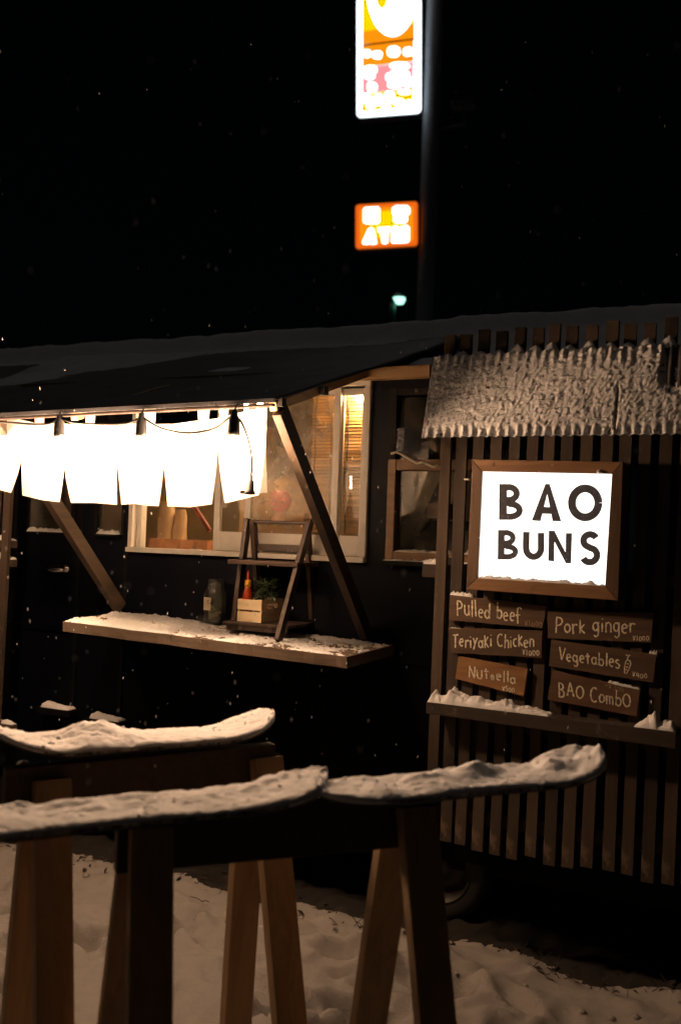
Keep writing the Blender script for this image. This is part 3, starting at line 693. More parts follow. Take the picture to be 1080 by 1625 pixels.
# canopy: corrugated sheet with wind-blown snow
CX0, CX1 = -1.362, -.30
def canopy(s_, t, off=0):
    x = lerp(CX0, CX1, s_); ph = x/.0333
    rid = .006*math.cos(2*math.pi*ph)
    return V((x, lerp(-.03, -.125, t) - off*.95 - rid - .002, lerp(2.205, 1.892, t) + off*.3))
cs = MB().slab(lambda s_, t: canopy(s_, t), 190, 6, (0, .004, 0)).build('canopy_sheet', M['roof'], sw, smooth=True)
MB().span((CX0, -.028, 2.185), (CX1, -.001, 2.207)).build('canopy_rail', M['slatx'], sw)
def csnow_h(s_, t):
    x = lerp(CX0, CX1, s_); z = t*.33
    rid = math.cos(2*math.pi*x/.0333)
    lump = .7*fbm((x*72 + z*46, z*46 - x*24, 2), 3) + .6*fbm((x*22, z*26, 5), 3); big = fbm((x*9, z*9, 9), 3)
    h = .0125 + .0050*lump + .0035*big + .0005*rid
    et = max(0, 1-t/.3); eb = max(0, 1-(1-t)/.14)
    h += (.0055*rid-.003)*et*et*(1+1.2*big) + (.009*rid-.004)*eb
    h -= .02*max(0, noise.noise(V((x*70+z*30, z*55, 8)))-.28)
    if t < .95: h -= .014*math.exp(-((x+.665)/.005)**2)*max(0, min(1, (t-.4)*6))
    bare = max(0, min(1, 2.0*(1-abs((x+.487+.012*lump)/.05))))*max(0, min(1, (.5-t+.3*big)/.2)); h -= .0165*bare
    return h
def csnow(s_, t):
    h = csnow_h(s_, t); x = lerp(CX0, CX1, s_); p = V((x, lerp(-.03, -.125, t), lerp(2.205, 1.892, t))); nrm = V((0, -.957, .29))
    ed = min(1, s_*150, (1-s_)*150)
    return p + nrm*max(-.012, h*ed) + V((0, 0, -.006*max(0, t-.9)*10*max(0, h)*20))
MB().slab(csnow, 520, 170, (0, .012, 0)).build('snow', M['snow'], cs, smooth=True, kind='stuff')
for i, (xt, xb) in enumerate(zip(topx, botx)):                   # little cones of snow where each slat meets the rail
    x = xt + (xt-xb)*.25; hgt = random.uniform(.022, .045)
    def cone(a, t, x=x, hgt=hgt):
        an = 2*math.pi*a; r_ = .034*(1-t)**.7*(1+.3*noise.noise(V((math.cos(an)*1.5+x*40, math.sin(an)*1.5, t*2))))
        return V((x + r_*math.cos(an), -.018 + r_*.55*math.sin(an), 2.198 + hgt*t**.9 + .003*noise.noise(V((an, t*6, x*50)))))
    MB().grid(cone, 18, 8).build('snow_heap', M['snow'], sw, smooth=True)
MB().span((CX0+.05, .03, 1.86), (CX1, .05, 2.18)).build('canopy_backing', M['black'], sw)

# left slatted screen, of which one post reaches into view
pL = at(4, 850, Y=-.02)
ls = thing('slatted_screen', 'brown slatted screen post with snowy batten end beside the truck door', 'slatted wall', (pL.x-.1, .02, .39))
for k in range(3):
    MB().beam((pL.x - k*.075 - .012, .0, .39), (pL.x - k*.075 + .016, .0, 2.0), .02, .043, (1,0,0)).build('slat', M['slatz'], ls)
for y_, sn in ((888, .03), (858, .02), (1150, .02)):
    q = at(23, y_, Y=.03)
    bt = MB().span((q.x-.5, .013, q.z-.035), (q.x, .05, q.z)).build('batten', M['slatx'], ls)
    snow('snow', bt, lambda s_, t, q=q: (V((lerp(q.x-.2, q.x-.001, s_), lerp(.015, .048, t), q.z)), V((0,0,1))), 50, 8, lambda s_, t, sn=sn: sn*(.5+.8*(1-s_)), .3, y_, .6, 20)

# ------------------------------------------------------------------ lettering
def arc(cx, cy, rx, ry, a0, a1, n=12): return [(cx+rx*math.cos(R(lerp(a0, a1, k/n))), cy+ry*math.sin(R(lerp(a0, a1, k/n)))) for k in range(n+1)]
circ = lambda cx, cy, rx, ry: arc(cx, cy, rx, ry, 90, 450, 16)
G = {'P': (.5, [[(.05,1),(.02,0)], [(0,.97)]+arc(.12,.73,.33,.25,80,-90)+[(.05,.46)]]),
 'u': (.45, [[(.03,.6),(.03,.2)]+arc(.2,.2,.17,.2,180,340)+[(.38,.6)], [(.38,.6),(.42,0)]]),
 'l': (.2, [[(.08,1.0),(.1,0)]]), 'e': (.42, [[(.03,.3),(.36,.36)]+arc(.2,.3,.18,.28,15,310)]),
 'd': (.5, [circ(.2,.27,.19,.27), [(.42,1),(.41,-.02)]]), 'b': (.48, [[(.05,1.0),(.05,0)], circ(.24,.26,.19,.26)]),
 'f': (.42, [arc(.3,.82,.17,.16,20,180)+[(.13,.4),(.14,-.05)], [(-.02,.48),(.34,.52)]]),
 'T': (.52, [[(-.02,.98),(.5,1.02)], [(.22,1),(.24,0)]]), 'r': (.36, [[(.04,.62),(.06,0)], [(.06,.35)]+arc(.24,.38,.17,.2,160,40)]),
 'i': (.18, [[(.08,.58),(.08,0)], [(.08,.8),(.09,.86)]]), 'y': (.42, [[(.02,.62),(.2,.2)], [(.4,.64),(.2,.2),(.05,-.25)]]),
 'a': (.46, [circ(.19,.27,.18,.26), [(.38,.58),(.37,.1),(.46,.02)]]), 'k': (.42, [[(.05,.9),(.05,0)], [(.36,.62),(.06,.3),(.38,0)]]),
 'K': (.42, [[(.05,.85),(.05,-.05)], [(.36,.75),(.06,.38),(.38,0)]]),
 'C': (.56, [arc(.3,.48,.28,.48,50,310)]), 'h': (.44, [[(.05,1),(.05,0)], [(.05,.35)]+arc(.22,.36,.16,.22,170,0)+[(.39,0)]]),
 'c': (.38, [arc(.2,.29,.18,.28,55,305)]), 'n': (.46, [[(.05,.6),(.05,0)], [(.05,.35)]+arc(.22,.36,.17,.22,170,0)+[(.4,0)]]),
 'N': (.58, [[(.05,0),(.06,1),(.48,.02),(.5,1)]]), 'U': (.5, [[(.03,.85),(.04,.25)]+arc(.23,.25,.19,.22,180,350)+[(.43,.85)]]),
 't': (.4, [[(.18,.85),(.19,0)], [(0,.6),(.38,.62)]]), '*': (.38, [circ(.18,.32,.08,.12), circ(.18,.32,.13,.22), circ(.18,.32,.03,.06)]),
 'o': (.44, [circ(.21,.28,.19,.27)]), 'g': (.46, [circ(.2,.3,.18,.25), [(.39,.58),(.39,-.1)]+arc(.23,-.12,.16,.2,0,-150)]),
 'V': (.56, [[(.02,1),(.25,0),(.52,.98)]]), 's': (.36, [arc(.2,.46,.15,.14,40,260,8)+arc(.18,.16,.17,.16,80,-150,10)]),
 'S': (.36, [arc(.2,.5,.15,.15,40,260,8)+arc(.18,.18,.17,.18,80,-150,10)]),
 'B': (.52, [[(.06,1),(.04,0)], [(.04,.98)]+arc(.16,.76,.22,.22,90,-80,8)+[(.08,.53)]+arc(.18,.27,.25,.26,80,-90,8)+[(.03,.01)]]),
 'A': (.58, [[(.02,0),(.27,.98),(.54,0)], [(.12,.36),(.44,.38)]]), 'O': (.62, [circ(.3,.45,.28,.42)]),
 'm': (.6, [[(.05,.58),(.05,0)], [(.05,.35)]+arc(.17,.36,.12,.2,170,0,6)+[(.29,.02)], [(.29,.35)]+arc(.41,.36,.12,.2,170,0,6)+[(.53,0)]]),
 'x': (.4, [[(.02,.6),(.36,0)], [(.36,.6),(.02,0)]]),
 '1': (.3, [[(.12,.98),(.13,0)]]), '0': (.5, [circ(.24,.45,.2,.42)]), '3': (.46, [arc(.2,.74,.2,.22,130,-80,8)+arc(.2,.26,.22,.26,80,-140,8)]),
 '9': (.46, [circ(.2,.68,.17,.25), [(.38,.75),(.36,0)]]), '5': (.46, [[(.4,.98),(.08,.98),(.06,.58)]+arc(.2,.32,.22,.3,110,-140,8)]),
 'Y': (.5, [[(.0,1),(.22,.5),(.44,1)], [(.22,.5),(.22,0)], [(.05,.42),(.4,.42)], [(.05,.25),(.4,.25)]]), '+': (.45, [[(.2,.8),(.2,.2)], [(0,.5),(.4,.5)]]), ' ': (.28, [])}
def ribbon(mb, pts, wd, fn, jit=0):
    n = len(pts)
    L = []
    for i, (x, y) in enumerate(pts):
        a = pts[max(0, i-1)]; b_ = pts[min(n-1, i+1)]
        dx, dy = b_[0]-a[0], b_[1]-a[1]; l = math.hypot(dx, dy) or 1; nx, ny = -dy/l, dx/l
        k = wd/2*(1 + jit*random.uniform(-1, 1))
        L.append(((x+nx*k, y+ny*k), (x-nx*k, y-ny*k)))
    o = len(mb.v)
    for a, b_ in L: mb.v += [fn(*a), fn(*b_)]
    for i in range(n-1): mb.f.append((o+2*i, o+2*i+1, o+2*i+3, o+2*i+2))
def dens(p, m=.08):
    out = [p[0]]
    for a, b_ in zip(p, p[1:]):
        k = max(1, int(math.hypot(b_[0]-a[0], b_[1]-a[1])/m)); out += [(lerp(a[0], b_[0], i/k), lerp(a[1], b_[1], i/k)) for i in range(1, k+1)]
    return out
def write(name, text, x0, y0, x1, y1, cap, wd, plane, mat, parent, jitter=.09):
    """hand lettering whose baseline runs between two picture points lying on the plane Y"""
    tot = sum(G[c][0] for c in text) + .12*(len(text)-1)
    mb = MB(); cur = 0; sx = 1.0/tot
    for c in text:
        if c == ' ' and mb.v: mb.build(name, M[mat], parent); mb = MB()
        wid, strokes = G[c]; dy = random.uniform(-jitter, jitter); sc_ = random.uniform(.93, 1.07); tilt = random.uniform(-.06, .06)
        for stp in strokes:
            pts = dens([(px + tilt*py, py*sc_ + dy) for px, py in stp])
            def fn(a, b_, cur=cur):
                f = (cur + a)*sx; return at(lerp(x0, x1, f), lerp(y0, y1, f) - b_*cap, Y=plane)
            # stroke width in glyph units: make it even in both directions
            ribbon2(mb, pts, wd, fn, cap, (x1-x0)*sx)
        cur += wid + .12
    return mb.build(name, M[mat], parent)
def ribbon2(mb, pts, wd, fn, cap, xs_):
    q = [(a*xs_, b_*cap) for a, b_ in pts]; wd *= .88
    ribbon(mb, q, wd, lambda a, b_: fn(a/xs_, b_/cap), .38)

YB = -.006                                           # back of the boards rests on the slats' front (y = .001)
def menu(label, quad, texts, mat, th=.018, snowy=None, carrot=False):
    c = [at(x, y, Y=-.0215) for x, y in quad]
    cen = sum(c, V((0,0,0)))/4
    o = thing('menu_board', label, 'sign', (cen.x, -.001, min(q.z for q in c)), 'hand lettered menu boards on the slats')
    poly = []
    for k in range(4):                               # edges a little uneven
        a, b_ = c[k], c[(k+1) % 4]; nn = 9 if k % 2 == 0 else 3
        for i in range(nn):
            p = lerp(a, b_, i/nn); e = .0022*noise.noise(V((p.x*30, p.z*30, k))) if i else 0
            poly.append(p + V((0, 0, e)) if k % 2 == 0 else p + V((e, 0, 0)))
    bd = MB().prism(poly, (0, .020, 0)).build('board', M[mat], o)
    for i, (tx, x0, y0, x1, y1, cap, wd, mt) in enumerate(texts):
        write('price' if tx[0] in 'Y+' else 'lettering', tx, x0, y0, x1, y1, cap, wd, -.0228, mt, o)
    if carrot:
        mb = MB(); fn = lambda a, b_: at(a, b_, Y=-.0228)
        for st_ in ([(992,1050),(990,1059),(990,1068),(993,1069),(997,1062),(1000,1054),(999,1049),(995,1047),(992,1050)], [(994,1047),(996,1041)], [(996,1041),(992,1039)], [(996,1042),(999,1039)],
                   [(993,1053),(997,1054)], [(992,1058),(996,1059)], [(991,1062),(994,1063)]): ribbon(mb, st_, 1.5, fn, .2)
        mb.build('carrot_drawing', M['chalk'], o)
    if snowy:
        s0, s1, hh = snowy
        snow('snow', o, lambda s_, t: (lerp(c[0], c[1], lerp(s0, s1, s_)) + V((0, lerp(.001, .018, t), -.001)), V((0,0,1))), 50, 6, lambda s_, t: hh*(.45+.8*abs(noise.noise(V((s_*5, s0*9, 1))))), .3, s0*9, .5, 40)
    return o
menu('dark menu board lettered Pulled beef with a clump of snow on top', [(713,944),(867,962),(860,997),(712,984)],
     [('Pulled beef',725,976,826,987,25,2.5,'chalk'),('Y1000',832,992,860,995,8,1.3,'chalkdim')], 'board', snowy=(0,.24,.022))
menu('dark menu board lettered Teriyaki Chicken below the Pulled beef board', [(711,997),(860,1001),(858,1044),(716,1036)],
     [('TeriyaKi ChicKen',718,1027,847,1027,21,2.4,'chalk'),('Y1000',828,1040,855,1041,9,1.4,'chalk')], 'board', snowy=(.0,.12,.004))
menu('small light orange-brown menu board for the 500 yen item', [(727,1042),(836,1062),(830,1105),(722,1077)],
     [('NUt*ella',743,1074,818,1085,18,2.4,'chalk'),('Y500',796,1096,816,1099,8,1.3,'chalk')], 'board2')
menu('dark menu board lettered Pork ginger with light snow on its corner', [(868,970),(1036,972),(1032,1020),(868,1013)],
     [('Pork ginger',881,1005,1006,1003,25,2.6,'chalk'),('Y1000',1003,1017,1029,1017,8,1.3,'chalk')], 'board', snowy=(.76,1,.004))
menu('tilted dark menu board lettered Vegetables with a carrot drawing', [(874,1015),(1041,1039),(1035,1083),(870,1057)],
     [('VegetableS',886,1046,982,1061,21,2.5,'chalk'),('Y900',1002,1074,1026,1077,8,1.3,'chalk')], 'board', snowy=(.93,1,.016), carrot=True)
menu('tilted reddish brown menu board lettered BAO Combo', [(876,1064),(1014,1095),(1009,1137),(868,1110)],
     [('BAO CombO',886,1104,1000,1122,23,2.6,'chalk'),('+Y300',959,1091,989,1099,8,1.2,'chalkdim')], 'board3', snowy=(.64,1,.012))
write('lettering', 'CaSh box', 406, 832, 460, 834, 13, 1.6, .3385, 'ink', cash)
write('lettering', 'Cur', 329, 958, 340, 959, 6, .9, j.y-.052, 'ink', jar)

# ------------------------------------------------------------------ lit BAO BUNS sign
YG = -.10
out = [(749,729),(988,733),(980,953),(739,935)]; inn = [(764,748),(970,752),(959,930),(757,917)]
O4 = [at(x, y, Y=YG) for x, y in out]; I4 = [at(x, y, Y=YG) for x, y in inn]
sg = thing('light_box_sign', 'square lit white light box sign reading BAO BUNS in brown wooden frame', 'sign', ((O4[2].x+O4[3].x)/2, -.05, O4[3].z))
for k in range(4):
    a, b_, c_, d_ = O4[k], O4[(k+1) % 4], I4[(k+1) % 4], I4[k]
    g1 = (b_-a).normalized()*.0006
    MB().prism([a+g1, b_-g1, c_-g1, d_+g1], (0, .10, 0)).build('frame_rail', M['frame'] if k % 2 == 0 else M['brownz'], sg, bev=.002)
MB().prism([p + V((0, .014, 0)) for p in I4], (0, .006, 0)).build('lit_panel', M['panel'], sg)
YL = YG+.0125
lm_, lt, lbs, llink = nodes('worn_black_lettering')
lbs.inputs['Base Color'].default_value = (.035,.03,.03,1); lbs.inputs['Roughness'].default_value = .5
tc = lt.nodes.new('ShaderNodeTexCoord'); na = ntex(lt, llink, tc.outputs['Object'], 120, 4, .7)
rf = ramp(lt, llink, na, ((.012,.009,.008), (.06,.05,.05), (1,1,1)), (.3, .66, .74)); llink(rf, lbs.inputs['Emission Color']); lbs.inputs['Emission Strength'].default_value = .55
M['letter'] = lm_
def letter(strokes, polys=()):
    mb = MB()
    for pts, wd in strokes: ribbon(mb, pts, wd, lambda a, b_: at(a, b_, Y=YL), 0)
    for i, p in enumerate(polys): mb.add([at(x, y, Y=YL-.0003*(i+1)) for x, y in p], [tuple(range(len(p)))])
    mb.build('letter', M['letter'], sg)
def ell(cx, cy, rx, ry, a0, a1, n=24): return [(cx+rx*math.cos(R(lerp(a0, a1, k/n))), cy-ry*math.sin(R(lerp(a0, a1, k/n)))) for k in range(n+1)]
def bee(x0, y0, x1, y1, wd):
    h = y1-y0; m1 = y0+h*.47
    letter([], [[(x0,y0),(x0+wd,y0),(x0+wd-.5,y1),(x0-.5,y1)]])
    letter([([(x0+wd-1, y0+wd*.45)]+ell(x0+(x1-x0)*.42, (y0+m1)/2+wd*.15, (x1-x0)*.36, (m1-y0)/2-wd*.25, 90, -90, 14)+[(x0+wd-1, m1-wd*.1)], wd*.82)])
    letter([([(x0+wd-1, m1+wd*.12)]+ell(x0+(x1-x0)*.48, (m1+y1)/2, (x1-x0)*.43, (y1-m1)/2-wd*.4, 90, -90, 14)+[(x0+wd-1, y1-wd*.42)], wd*.82)])
bee(791.5, 768, 827, 825, 12.5)
letter([], [[(864.5,768),(871.5,768),(857,827),(843,826)], [(864.5,768),(871.5,768),(890,827.5),(876,827)], [(855,804),(879,805),(882,816),(852,815)]])
letter([(ell(927.7, 798, 21, 23, 0, 360, 40), 12.8)])
bee(789.5, 841, 820, 888, 10.8)
letter([([(834.5,844),(834,868)]+ell(846, 870, 11.8, 13.5, 180, 360, 18)+[(857.8,845.5)], 10.5)])
letter([], [[(870,842),(879.5,844),(878.5,891),(869,890)], [(870,842),(879,842),(905.5,894),(897,894)], [(897,846),(907,846),(905.5,894),(896.5,889)]])
letter([(ell(935.5, 858, 10.5, 10, 25, 250, 16)+ell(935, 881, 11.5, 11.2, 80, -155, 18), 10.8)])
snow('snow', sg, lambda s_, t: (lerp(I4[3], I4[2], s_) + V((0, lerp(.001, .0125, t), -.001)), V((0,0,1))), 160, 5, lambda s_, t: .009+.007*noise.noise(V((s_*14, 2, 2))), .3, 8, .7, 40)
# snow specks on the frame
kk = at(950, 749, Y=YG-.004); MB().lathe(kk, [(.001,-.007),(.008,-.004),(.009,0),(.006,.006),(.001,.008)], 10).build('snow_lump', M['snow'], sg, smooth=True)
kk = at(741, 761, Y=YG+.03); MB().box(kk, (.02,.02,.006)).build('snow_lump', M['snow'], sg, bev=.002)

# ------------------------------------------------------------------ snowboard tables
def snowboard(parent, p0, p1, z, wid, tip0, tip1, name='snowboard', mat='topsheet'):
    d = V((p1.x-p0.x, p1.y-p0.y, 0)); L = d.length; d.normalize(); sd_ = V((-d.y, d.x, 0))
    def prof(s_):
        x = s_*L; e = min(x, L-x); up = (tip0 if x < L/2 else tip1)*max(0, 1-e/.19)**1.8
        hw = wid*(.92+.08*abs(2*s_-1)); k = max(0, min(1, e/.11)); hw *= math.sqrt(max(.0, 1-(1-k)**2))*.97+.03
        return x, up, hw
    def fn(s_, t):
        s_ = .5-.5*math.cos(math.pi*s_); x, up, hw = prof(s_); q = p0 + d*x + sd_*(hw*(2*t-1)); return V((q.x, q.y, z+up))
    bd = MB().slab(fn, 44, 10, (0,0,-.011)).build('deck', M[mat], parent, smooth=True)
    return bd, fn
def table_board(label, pa, pb, z, wid, tip, thick, seed, tip0=None, nc=70):
    o = thing('snowboard', label, 'snowboard', V(((pa.x+pb.x)/2, (pa.y+pb.y)/2, z-.011)), 'snowboards used as table tops')
    bd, fn = snowboard(o, pa, pb, z, wid, tip if tip0 is None else tip0, tip)
    snow('snow', o, lambda s_, t: (fn(lerp(.005,.995,s_), lerp(.0,1.,t)) + V((0,0,.0005)), V((0,0,1))), 300, 60, thick, .10, seed, .32, 13, fine=.0024, es=1.1)
    cr_ = random.Random(seed); mb = MB()
    for k in range(nc):
        cs_ = min(.985, max(.015, cr_.uniform(.02, .98) if k % 3 else cr_.gauss(cr_.choice((.2, .35, .6)), .05))); ct_ = min(.96, max(.05, cr_.uniform(.05, .96)))
        r_ = cr_.uniform(.003, .008)*(1.5 if cr_.random() < .12 else 1); p = fn(cs_, ct_) + V((0, 0, max(.0, thick(cs_, ct_))*.9 - r_*.25))
        rows = [[p + V((r_*math.sin(a)*math.cos(b_), r_*math.sin(a)*math.sin(b_), r_*.7*math.cos(a)))*1.0 + V((cr_.uniform(-1,1), cr_.uniform(-1,1), cr_.uniform(-1,1)))*r_*.25 for b_ in (0, 1.05, 2.1, 3.14, 4.2, 5.24)] for a in (.35, 1.1, 2.0)]
        o_ = len(mb.v); mb.v += [q for row in rows for q in row]
        mb.f += [(o_+i*6+m, o_+i*6+(m+1) % 6, o_+(i+1)*6+(m+1) % 6, o_+(i+1)*6+m) for i in range(2) for m in range(6)] + [tuple(o_+m for m in range(6))]
    mb.build('snow_crumbs', M['snow'], o, smooth=True, kind='stuff')
    return o
ZN = .955
def horse(label, pa, pb, ztop, hgt, splay, matb='beam', ins=(.05, .05), far=None):
    d = V((pb.x-pa.x, pb.y-pa.y, 0)).normalized(); sd_ = V((-d.y, d.x, 0))          # sd_ points away from the camera side
    c = (V((pa.x, pa.y, 0))+V((pb.x, pb.y, 0)))/2
    o = thing('trestle', label, 'trestle', c, 'timber trestles carrying the snowboards')
    A, B_ = V((pa.x, pa.y, ztop-hgt/2)), V((pb.x, pb.y, ztop-hgt/2))
    MB().beam(A, B_, .04, hgt, (0,0,1)).build('top_beam', M[matb], o, bev=.003)
    for e, sg_ in ((A, 1), (B_, -1)):
        for s_ in (1, -1):
            base = e + d*(ins[0] if sg_ > 0 else -ins[1])
            top = V((base.x, base.y, ztop-.03)) + sd_*(s_*.04); bot = V((base.x, base.y, 0)) + sd_*(s_*(splay if s_ < 0 else (far or splay))) - d*(sg_*.02)
            bot.z = gz(bot.x, bot.y) - .015
            MB().beam(top, bot, .038, .089, d).build('leg', M['leg'], o, bev=.003)
        MB().box(V((e.x, e.y, ztop-hgt-.005)) + d*(sg_*.05), (.02,.15,.04), (d, sd_, V((0,0,1)))).build('gusset', M['steel'], o, bev=.002)
    return o
# near trestle and its two boards
nA, nB = at(182, 1383, Z=.80), at(690, 1336, Z=.80)
horse('dark timber trestle under the two end-to-end snowboards', nA, nB, .93, .13, .27, ins=(.065, .075), far=.3)
RA, RB = at(506, 1263, Z=ZN), at(948, 1223, Z=ZN)
dn = (RB-RA).normalized()
table_board('snowy snowboard with upturned nose pointing at the slatted wall', RA, RB, ZN, .092, .042,
    lambda s_, t: .006+.011*max(0, math.sin(3.1*s_))*(.3+.9*t)*(.6+.8*abs(noise.noise(V((s_*7, t*3, 2)))))+.032*max(0, noise.noise(V((s_*11, t*2.2, 4.4)))-.05)*min(1, 1.6*t)+.012*max(0, (s_-.75)/.25), 3, tip0=.008)
LB = at(512, 1257, Z=ZN-.015); LA = at(-160, 1325, Z=ZN-.015)
table_board('snowy snowboard laid end to end behind the upturned nose board', LA, LB, ZN-.013, .095, .04,
    lambda s_, t: .010+.005*noise.noise(V((s_*9, t*2, 5)))+.018*max(0, t-.1)*abs(noise.noise(V((s_*16, t*3, 8)))), 12, tip0=.03)
# far trestle and its board
fA, fB = at(8, 1215, Z=.93), at(432, 1176, Z=.93)
horse('timber trestle nearest the serving shelf under a single snowboard', fA, fB, .925, .115, .26, ins=(.105, .04), far=.13)
FA, FB = at(-18, 1192, Z=ZN), at(430, 1160, Z=ZN)
table_board('single snowboard under thick snow nearest the serving shelf', FA, FB, ZN, .098, .055,
    lambda s_, t: .010+.005*noise.noise(V((s_*8, t*2, 1)))+.03*math.exp(-((s_-.40)/.09)**2)*min(1, t*1.6), 21)
q = at(47, 1198, Z=.93)
o = MB().lathe(V((q.x, q.y-.02, .90)), [(.001,-.02),(.014,-.016),(.02,0),(.014,.016),(.001,.02)], 10).build('snow_lump', M['snow'], smooth=True); tag(o, 'small lump of snow stuck under the single snowboard', 'snow', kind='stuff')

# ------------------------------------------------------------------ roadside pylon sign and street lamp
PD = 25.0
dw = R(26.3-15)                                      # sign plane turned 15 degrees from facing the camera
PN = V((math.sin(dw), -math.cos(dw), 0)); PXd = V((math.cos(dw), math.sin(dw), 0))
c = CAM + ray(676, 420)*PD; PC = V((c.x, c.y, 0))
py = thing('pylon_sign', 'tall roadside pylon sign with lit orange shop panel and small orange ATM panel', 'sign', PC)
for nm, colr, st_ in (('sign_white', (.85,.95,1), 3.2), ('sign_orange', (1.0,.27,.004), 1.15), ('sign_yellow', (1.0,.62,.0), 1.15), ('sign_pink', (1.0,.33,.36), 1.0), ('sign_pale', (1,.92,.6), 1.3), ('sign_core', (1,.98,.94), 3.0), ('sign_rim', (.9,.14,.008), 1.0)): M[nm] = emit(nm, colr, st_)
MB().tube([PC+V((0,0,-.3)), PC+V((0,0,9)), PC+V((0,0,18))], .21, 20).build('pole', M['polep'], py, smooth=True)
def pp(x, y, off=0): return at(x, y, P=PC - PN*0 + PN*(.25+off), N=PN)
def spoly(pts, mat, parent, off, name): MB().prism([pp(x, y, off) for x, y in pts], -PN*.01).build(name, M[mat], parent)
def rrect(x0, y0, x1, y1, sl, r_=6, n=4):
    pts = []
    for cx, cy, a0 in ((x1-r_, y0+r_, 90), (x0+r_, y0+r_, 180), (x0+r_, y1-r_, 270), (x1-r_, y1-r_, 360)):
        for k in range(n+1):
            a = R(a0 - 90 + 90*k/n); x = cx+r_*math.cos(a); y = cy-r_*math.sin(a); pts.append((x, y+sl*(x-x0)))
    return pts
bxs = MB().prism([pp(x, y, -.05) for x, y in rrect(565, -220, 668, 188, -.075, 7)], -PN*.35).build('shop_sign_box', M['steel'], py)
spoly(rrect(566, -219, 667.5, 186.5, -.075, 7), 'sign_white', bxs, 0, 'white_face')
spoly([(575,-180),(658,-186),(657,61),(575,70)], 'sign_yellow', bxs, .012, 'yellow_field')
spoly([(575,50),(657,38),(657,61),(575,70)], 'sign_orange', bxs, .024, 'orange_band')
spoly([(575,73),(656,63),(655.5,97),(575,106)], 'sign_orange', bxs, .012, 'orange_band')
spoly([(575,70.5),(657.5,60.5),(657.5,63),(575,73)], 'ink', bxs, .03, 'panel_seam')
spoly(ell(622, -18, 41, 76, 0, 360, 40), 'sign_core', bxs, .036, 'emblem')
spoly(ell(605.5, -4, 8.5, 17, 180, 360, 14)+[(614,-60),(597,-60)], 'sign_yellow', bxs, .048, 'emblem_opening')
def blob(cx, cy, rx, ry, off, seed, parent=bxs, mat='sign_core'):
    pts = []
    for k in range(22):
        a = 2*math.pi*k/22; q = (abs(math.cos(a))**3+abs(math.sin(a))**3)**(-1/3)*(1+.13*noise.noise(V((math.cos(a)*1.8+seed, math.sin(a)*1.8, seed))))
        pts.append((cx+rx*q*math.cos(a), cy+ry*q*math.sin(a)))
    spoly(pts, mat, parent, off, 'sign_character')
spoly([(575,106.5),(655.5,98),(655,140),(575,148)], 'sign_pink', bxs, .012, 'pink_field')
spoly([(575,148.5),(655,140.5),(654,168),(574,177)], 'sign_yellow', bxs, .012, 'yellow_field')
for i, (cx, cy, rx, ry) in enumerate(((582,85,8,8),(598,87,10,8),(624,82,13,11),(647,82,10,9),(588,110,13,8),(634,104,20,7),(586,118,11,10),(618,122,8,8),(634,118,19,9),(645,126,9,8),(590,138,10,10),(626,134,14,8),(646,134,8,5),
                                     (582,156,9,10),(600,158,10,12),(618,154,10,12),(641,146,13,5),(632,162,11,8),(648,164,7,7),(588,168,9,6),(612,170,9,6))):
    blob(cx, cy, rx*.8, ry*.8, .03+.012*(i % 6), i)
ab = MB().prism([pp(x, y, -.05) for x, y in rrect(562.5, 324, 663, 397, -.055, 5)], -PN*.3).build('cash_sign_box', M['steel'], py)
spoly(rrect(564, 325, 662, 395, -.055, 5), 'sign_rim', ab, 0, 'orange_face')
spoly(rrect(571, 331, 655, 388, -.055, 5), 'sign_orange', ab, .012, 'orange_field')
spoly(rrect(586, 336, 642, 378, -.055, 12), 'sign_yellow', ab, .02, 'yellow_field')  # stepped panels put the backlight's brighter centre into the colours
for pts in ([(576,332),(579,329),(600,328),(602,331),(602,352),(599,355),(579,355),(576,352)],
            [(622,330),(628,326),(646,326),(650,331),(650,339),(646,341),(646,351),(641,354),(628,354),(624,351),(624,341),(622,338)],
            [(584,363),(589,361),(593,364),(597,384),(597,387),(590,388),(587,386),(582,388),(575,387),(575,383)],
            [(599,361),(619,360),(620,366),(615,369),(615,385),(611,387),(606,386),(604,370),(599,367)],
            [(622,361),(626,358),(634,361),(644,357),(649,360),(649,382),(646,385),(622,386),(620,382)]):
    spoly(pts, 'sign_core', ab, .032, 'sign_character')
a_ = pp(680, 200); 
fl_ = MB().beam(PC+V((0,0,a_.z)), pp(738, 197), .05, .05, (0,0,1)).build('lamp_arm', M['steel'], py)
MB().box(pp(735, 168), (.6,.3,.12), (PXd, PN, V((0,0,1)))).build('flood_lamp', M['steel'], py, bev=.02)
MB().beam(pp(735, 196), pp(735, 172), .05, .05, (1,0,0)).build('lamp_bracket', M['steel'], py)

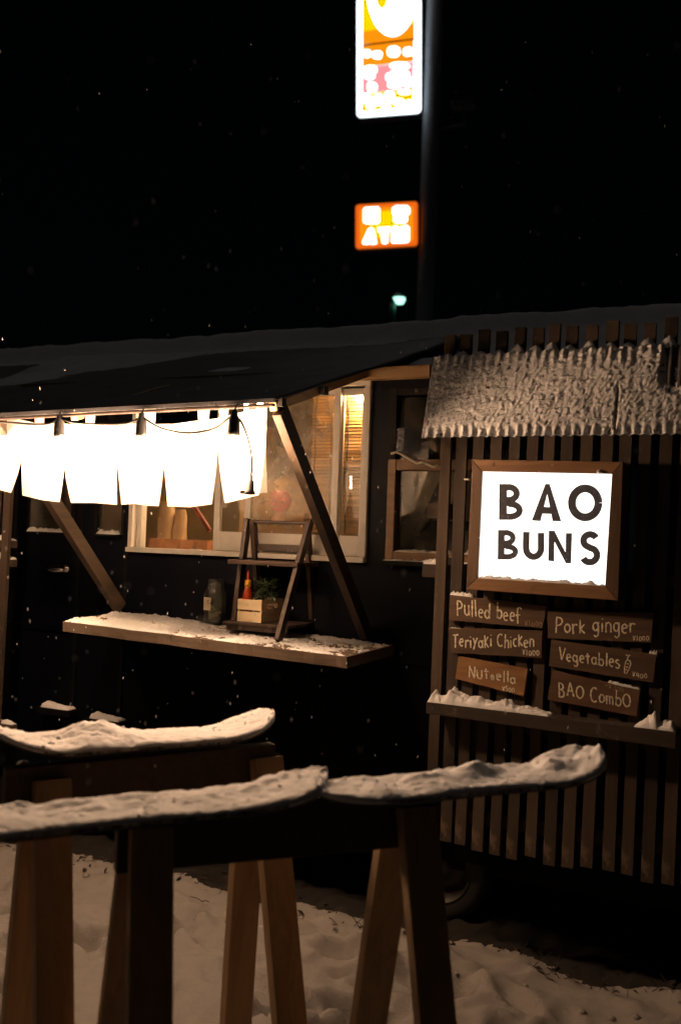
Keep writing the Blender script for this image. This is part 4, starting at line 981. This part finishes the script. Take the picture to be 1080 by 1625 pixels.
LD = 22.0
lc = CAM + ray(623, 480)*LD; lh = CAM + ray(633, 472)*LD
sl2 = thing('street_lamp', 'street lamp with green post and lit oval head beyond the truck roof', 'street lamp', (lc.x, lc.y, 0))
M['green'] = plain('green_paint', (.03,.2,.14), .4); M['lamplens'] = emit('lit_lamp_lens', (.45,1,.8), 1.8)
MB().tube([(lc.x, lc.y, -.2), (lc.x, lc.y, lc.z-.3), (lc.x, lc.y, lc.z-.02)], .07, 12).build('post', M['green'], sl2, smooth=True)
MB().tube([V((lc.x, lc.y, lc.z-.04)), lerp(V((lc.x, lc.y, lc.z+.08)), lh, .5), lh+V((0,0,.05))], [.07,.06,.05], 12).build('arm', M['green'], sl2, smooth=True)
MB().lathe(lh, [(.001,.09),(.09,.07),(.14,.01),(.135,-.005)], 18).build('head', M['green'], sl2, smooth=True)
MB().lathe(lh + V((0,0,-.006)), [(.134,.0),(.14,-.05),(.1,-.13),(.001,-.15)], 18).build('lens', M['lamplens'], sl2, smooth=True)

# ------------------------------------------------------------------ dry leaves along the truck, falling snow
mb = MB()
for k in range(260):
    x = random.uniform(-4.2, .2); y = .10 + random.gauss(0, .06) + .03*math.sin(x*5)
    if y < -.45: continue
    a = random.uniform(0, 6.28); L = random.uniform(.012, .045); z = gz(x, y)+.004
    d = V((math.cos(a), math.sin(a), random.uniform(-.1, .6))); e = V((-math.sin(a), math.cos(a), random.uniform(-.5,.5)))*random.uniform(.1,.4)
    p = V((x, y, z)); mb.add([p, p+d*L*.5+e*L, p+d*L, p+d*L*.5-e*L+V((0,0,.004))], [(0,1,2,3)])
for k in range(60):
    x = random.uniform(-4, .2); y = random.uniform(-.05, .2); a = random.uniform(0, 6.28); p = V((x, y, gz(x, y)+.003)); d = V((math.cos(a), math.sin(a), random.uniform(.05,.8)))*random.uniform(.03,.1)
    mb.tube([p, p+d*.5+V((0,0,.006)), p+d], .0015, 4)
o = mb.build('leaf_litter', M['litter']); tag(o, 'dry leaves and twigs along the foot of the truck', 'leaf litter', kind='stuff')
mb = MB()
for k in range(30):
    x = random.uniform(-4.2, -.2); y = random.uniform(-.25, .08); r_ = random.uniform(.006, .02); c = V((x, y, gz(x, y)))
    mb.grid(lambda a, t: c + V((r_*math.cos(6.283*a)*math.sin(1.6*t+.01), r_*math.sin(6.283*a)*math.sin(1.6*t+.01), r_*.8*math.cos(1.6*t)))*(1+.25*noise.noise(V((math.cos(6.283*a)*2+x*9, math.sin(6.283*a)*2, t*3)))), 10, 5)
o = mb.build('snow_clods', M['gsnow'], smooth=True); tag(o, 'small clods of snow on the trodden ground', 'snow', kind='stuff')
mb = MB(); rnd = random.Random(11)
for k in range(760):
    d_ = rnd.uniform(1.2, 2) if rnd.random() < .12 else rnd.uniform(2, 6.5); px_ = rnd.uniform(-40, 1120); py_ = rnd.uniform(60, 1250)
    if rnd.random() < .2: px_ = rnd.uniform(-40, 520); py_ = rnd.uniform(480, 1150); d_ = rnd.uniform(2.2, 3.9)
    c = CAM + ray(px_, py_)*d_
    if c.y > .05 or c.z < .4 or (c.z > 1.85 and c.y > -1.6 and c.x < -1.6 and rnd.random() < .75): continue
    r_ = rnd.uniform(.0011, .0026); a = V((rnd.uniform(-.25,.25), rnd.uniform(-.25,.25), 1)).normalized()*r_*rnd.uniform(1.6, 3.2)
    b_ = a.orthogonal().normalized()*r_; e = a.cross(b_).normalized()*r_
    mb.add([c+a, c-a, c+b_, c-b_, c+e, c-e], [(0,2,4),(0,4,3),(0,3,5),(0,5,2),(1,4,2),(1,3,4),(1,5,3),(1,2,5)])
o = mb.build('falling_snow', M['snow']); tag(o, 'scattered snowflakes falling in front of the truck', 'snow', kind='stuff')
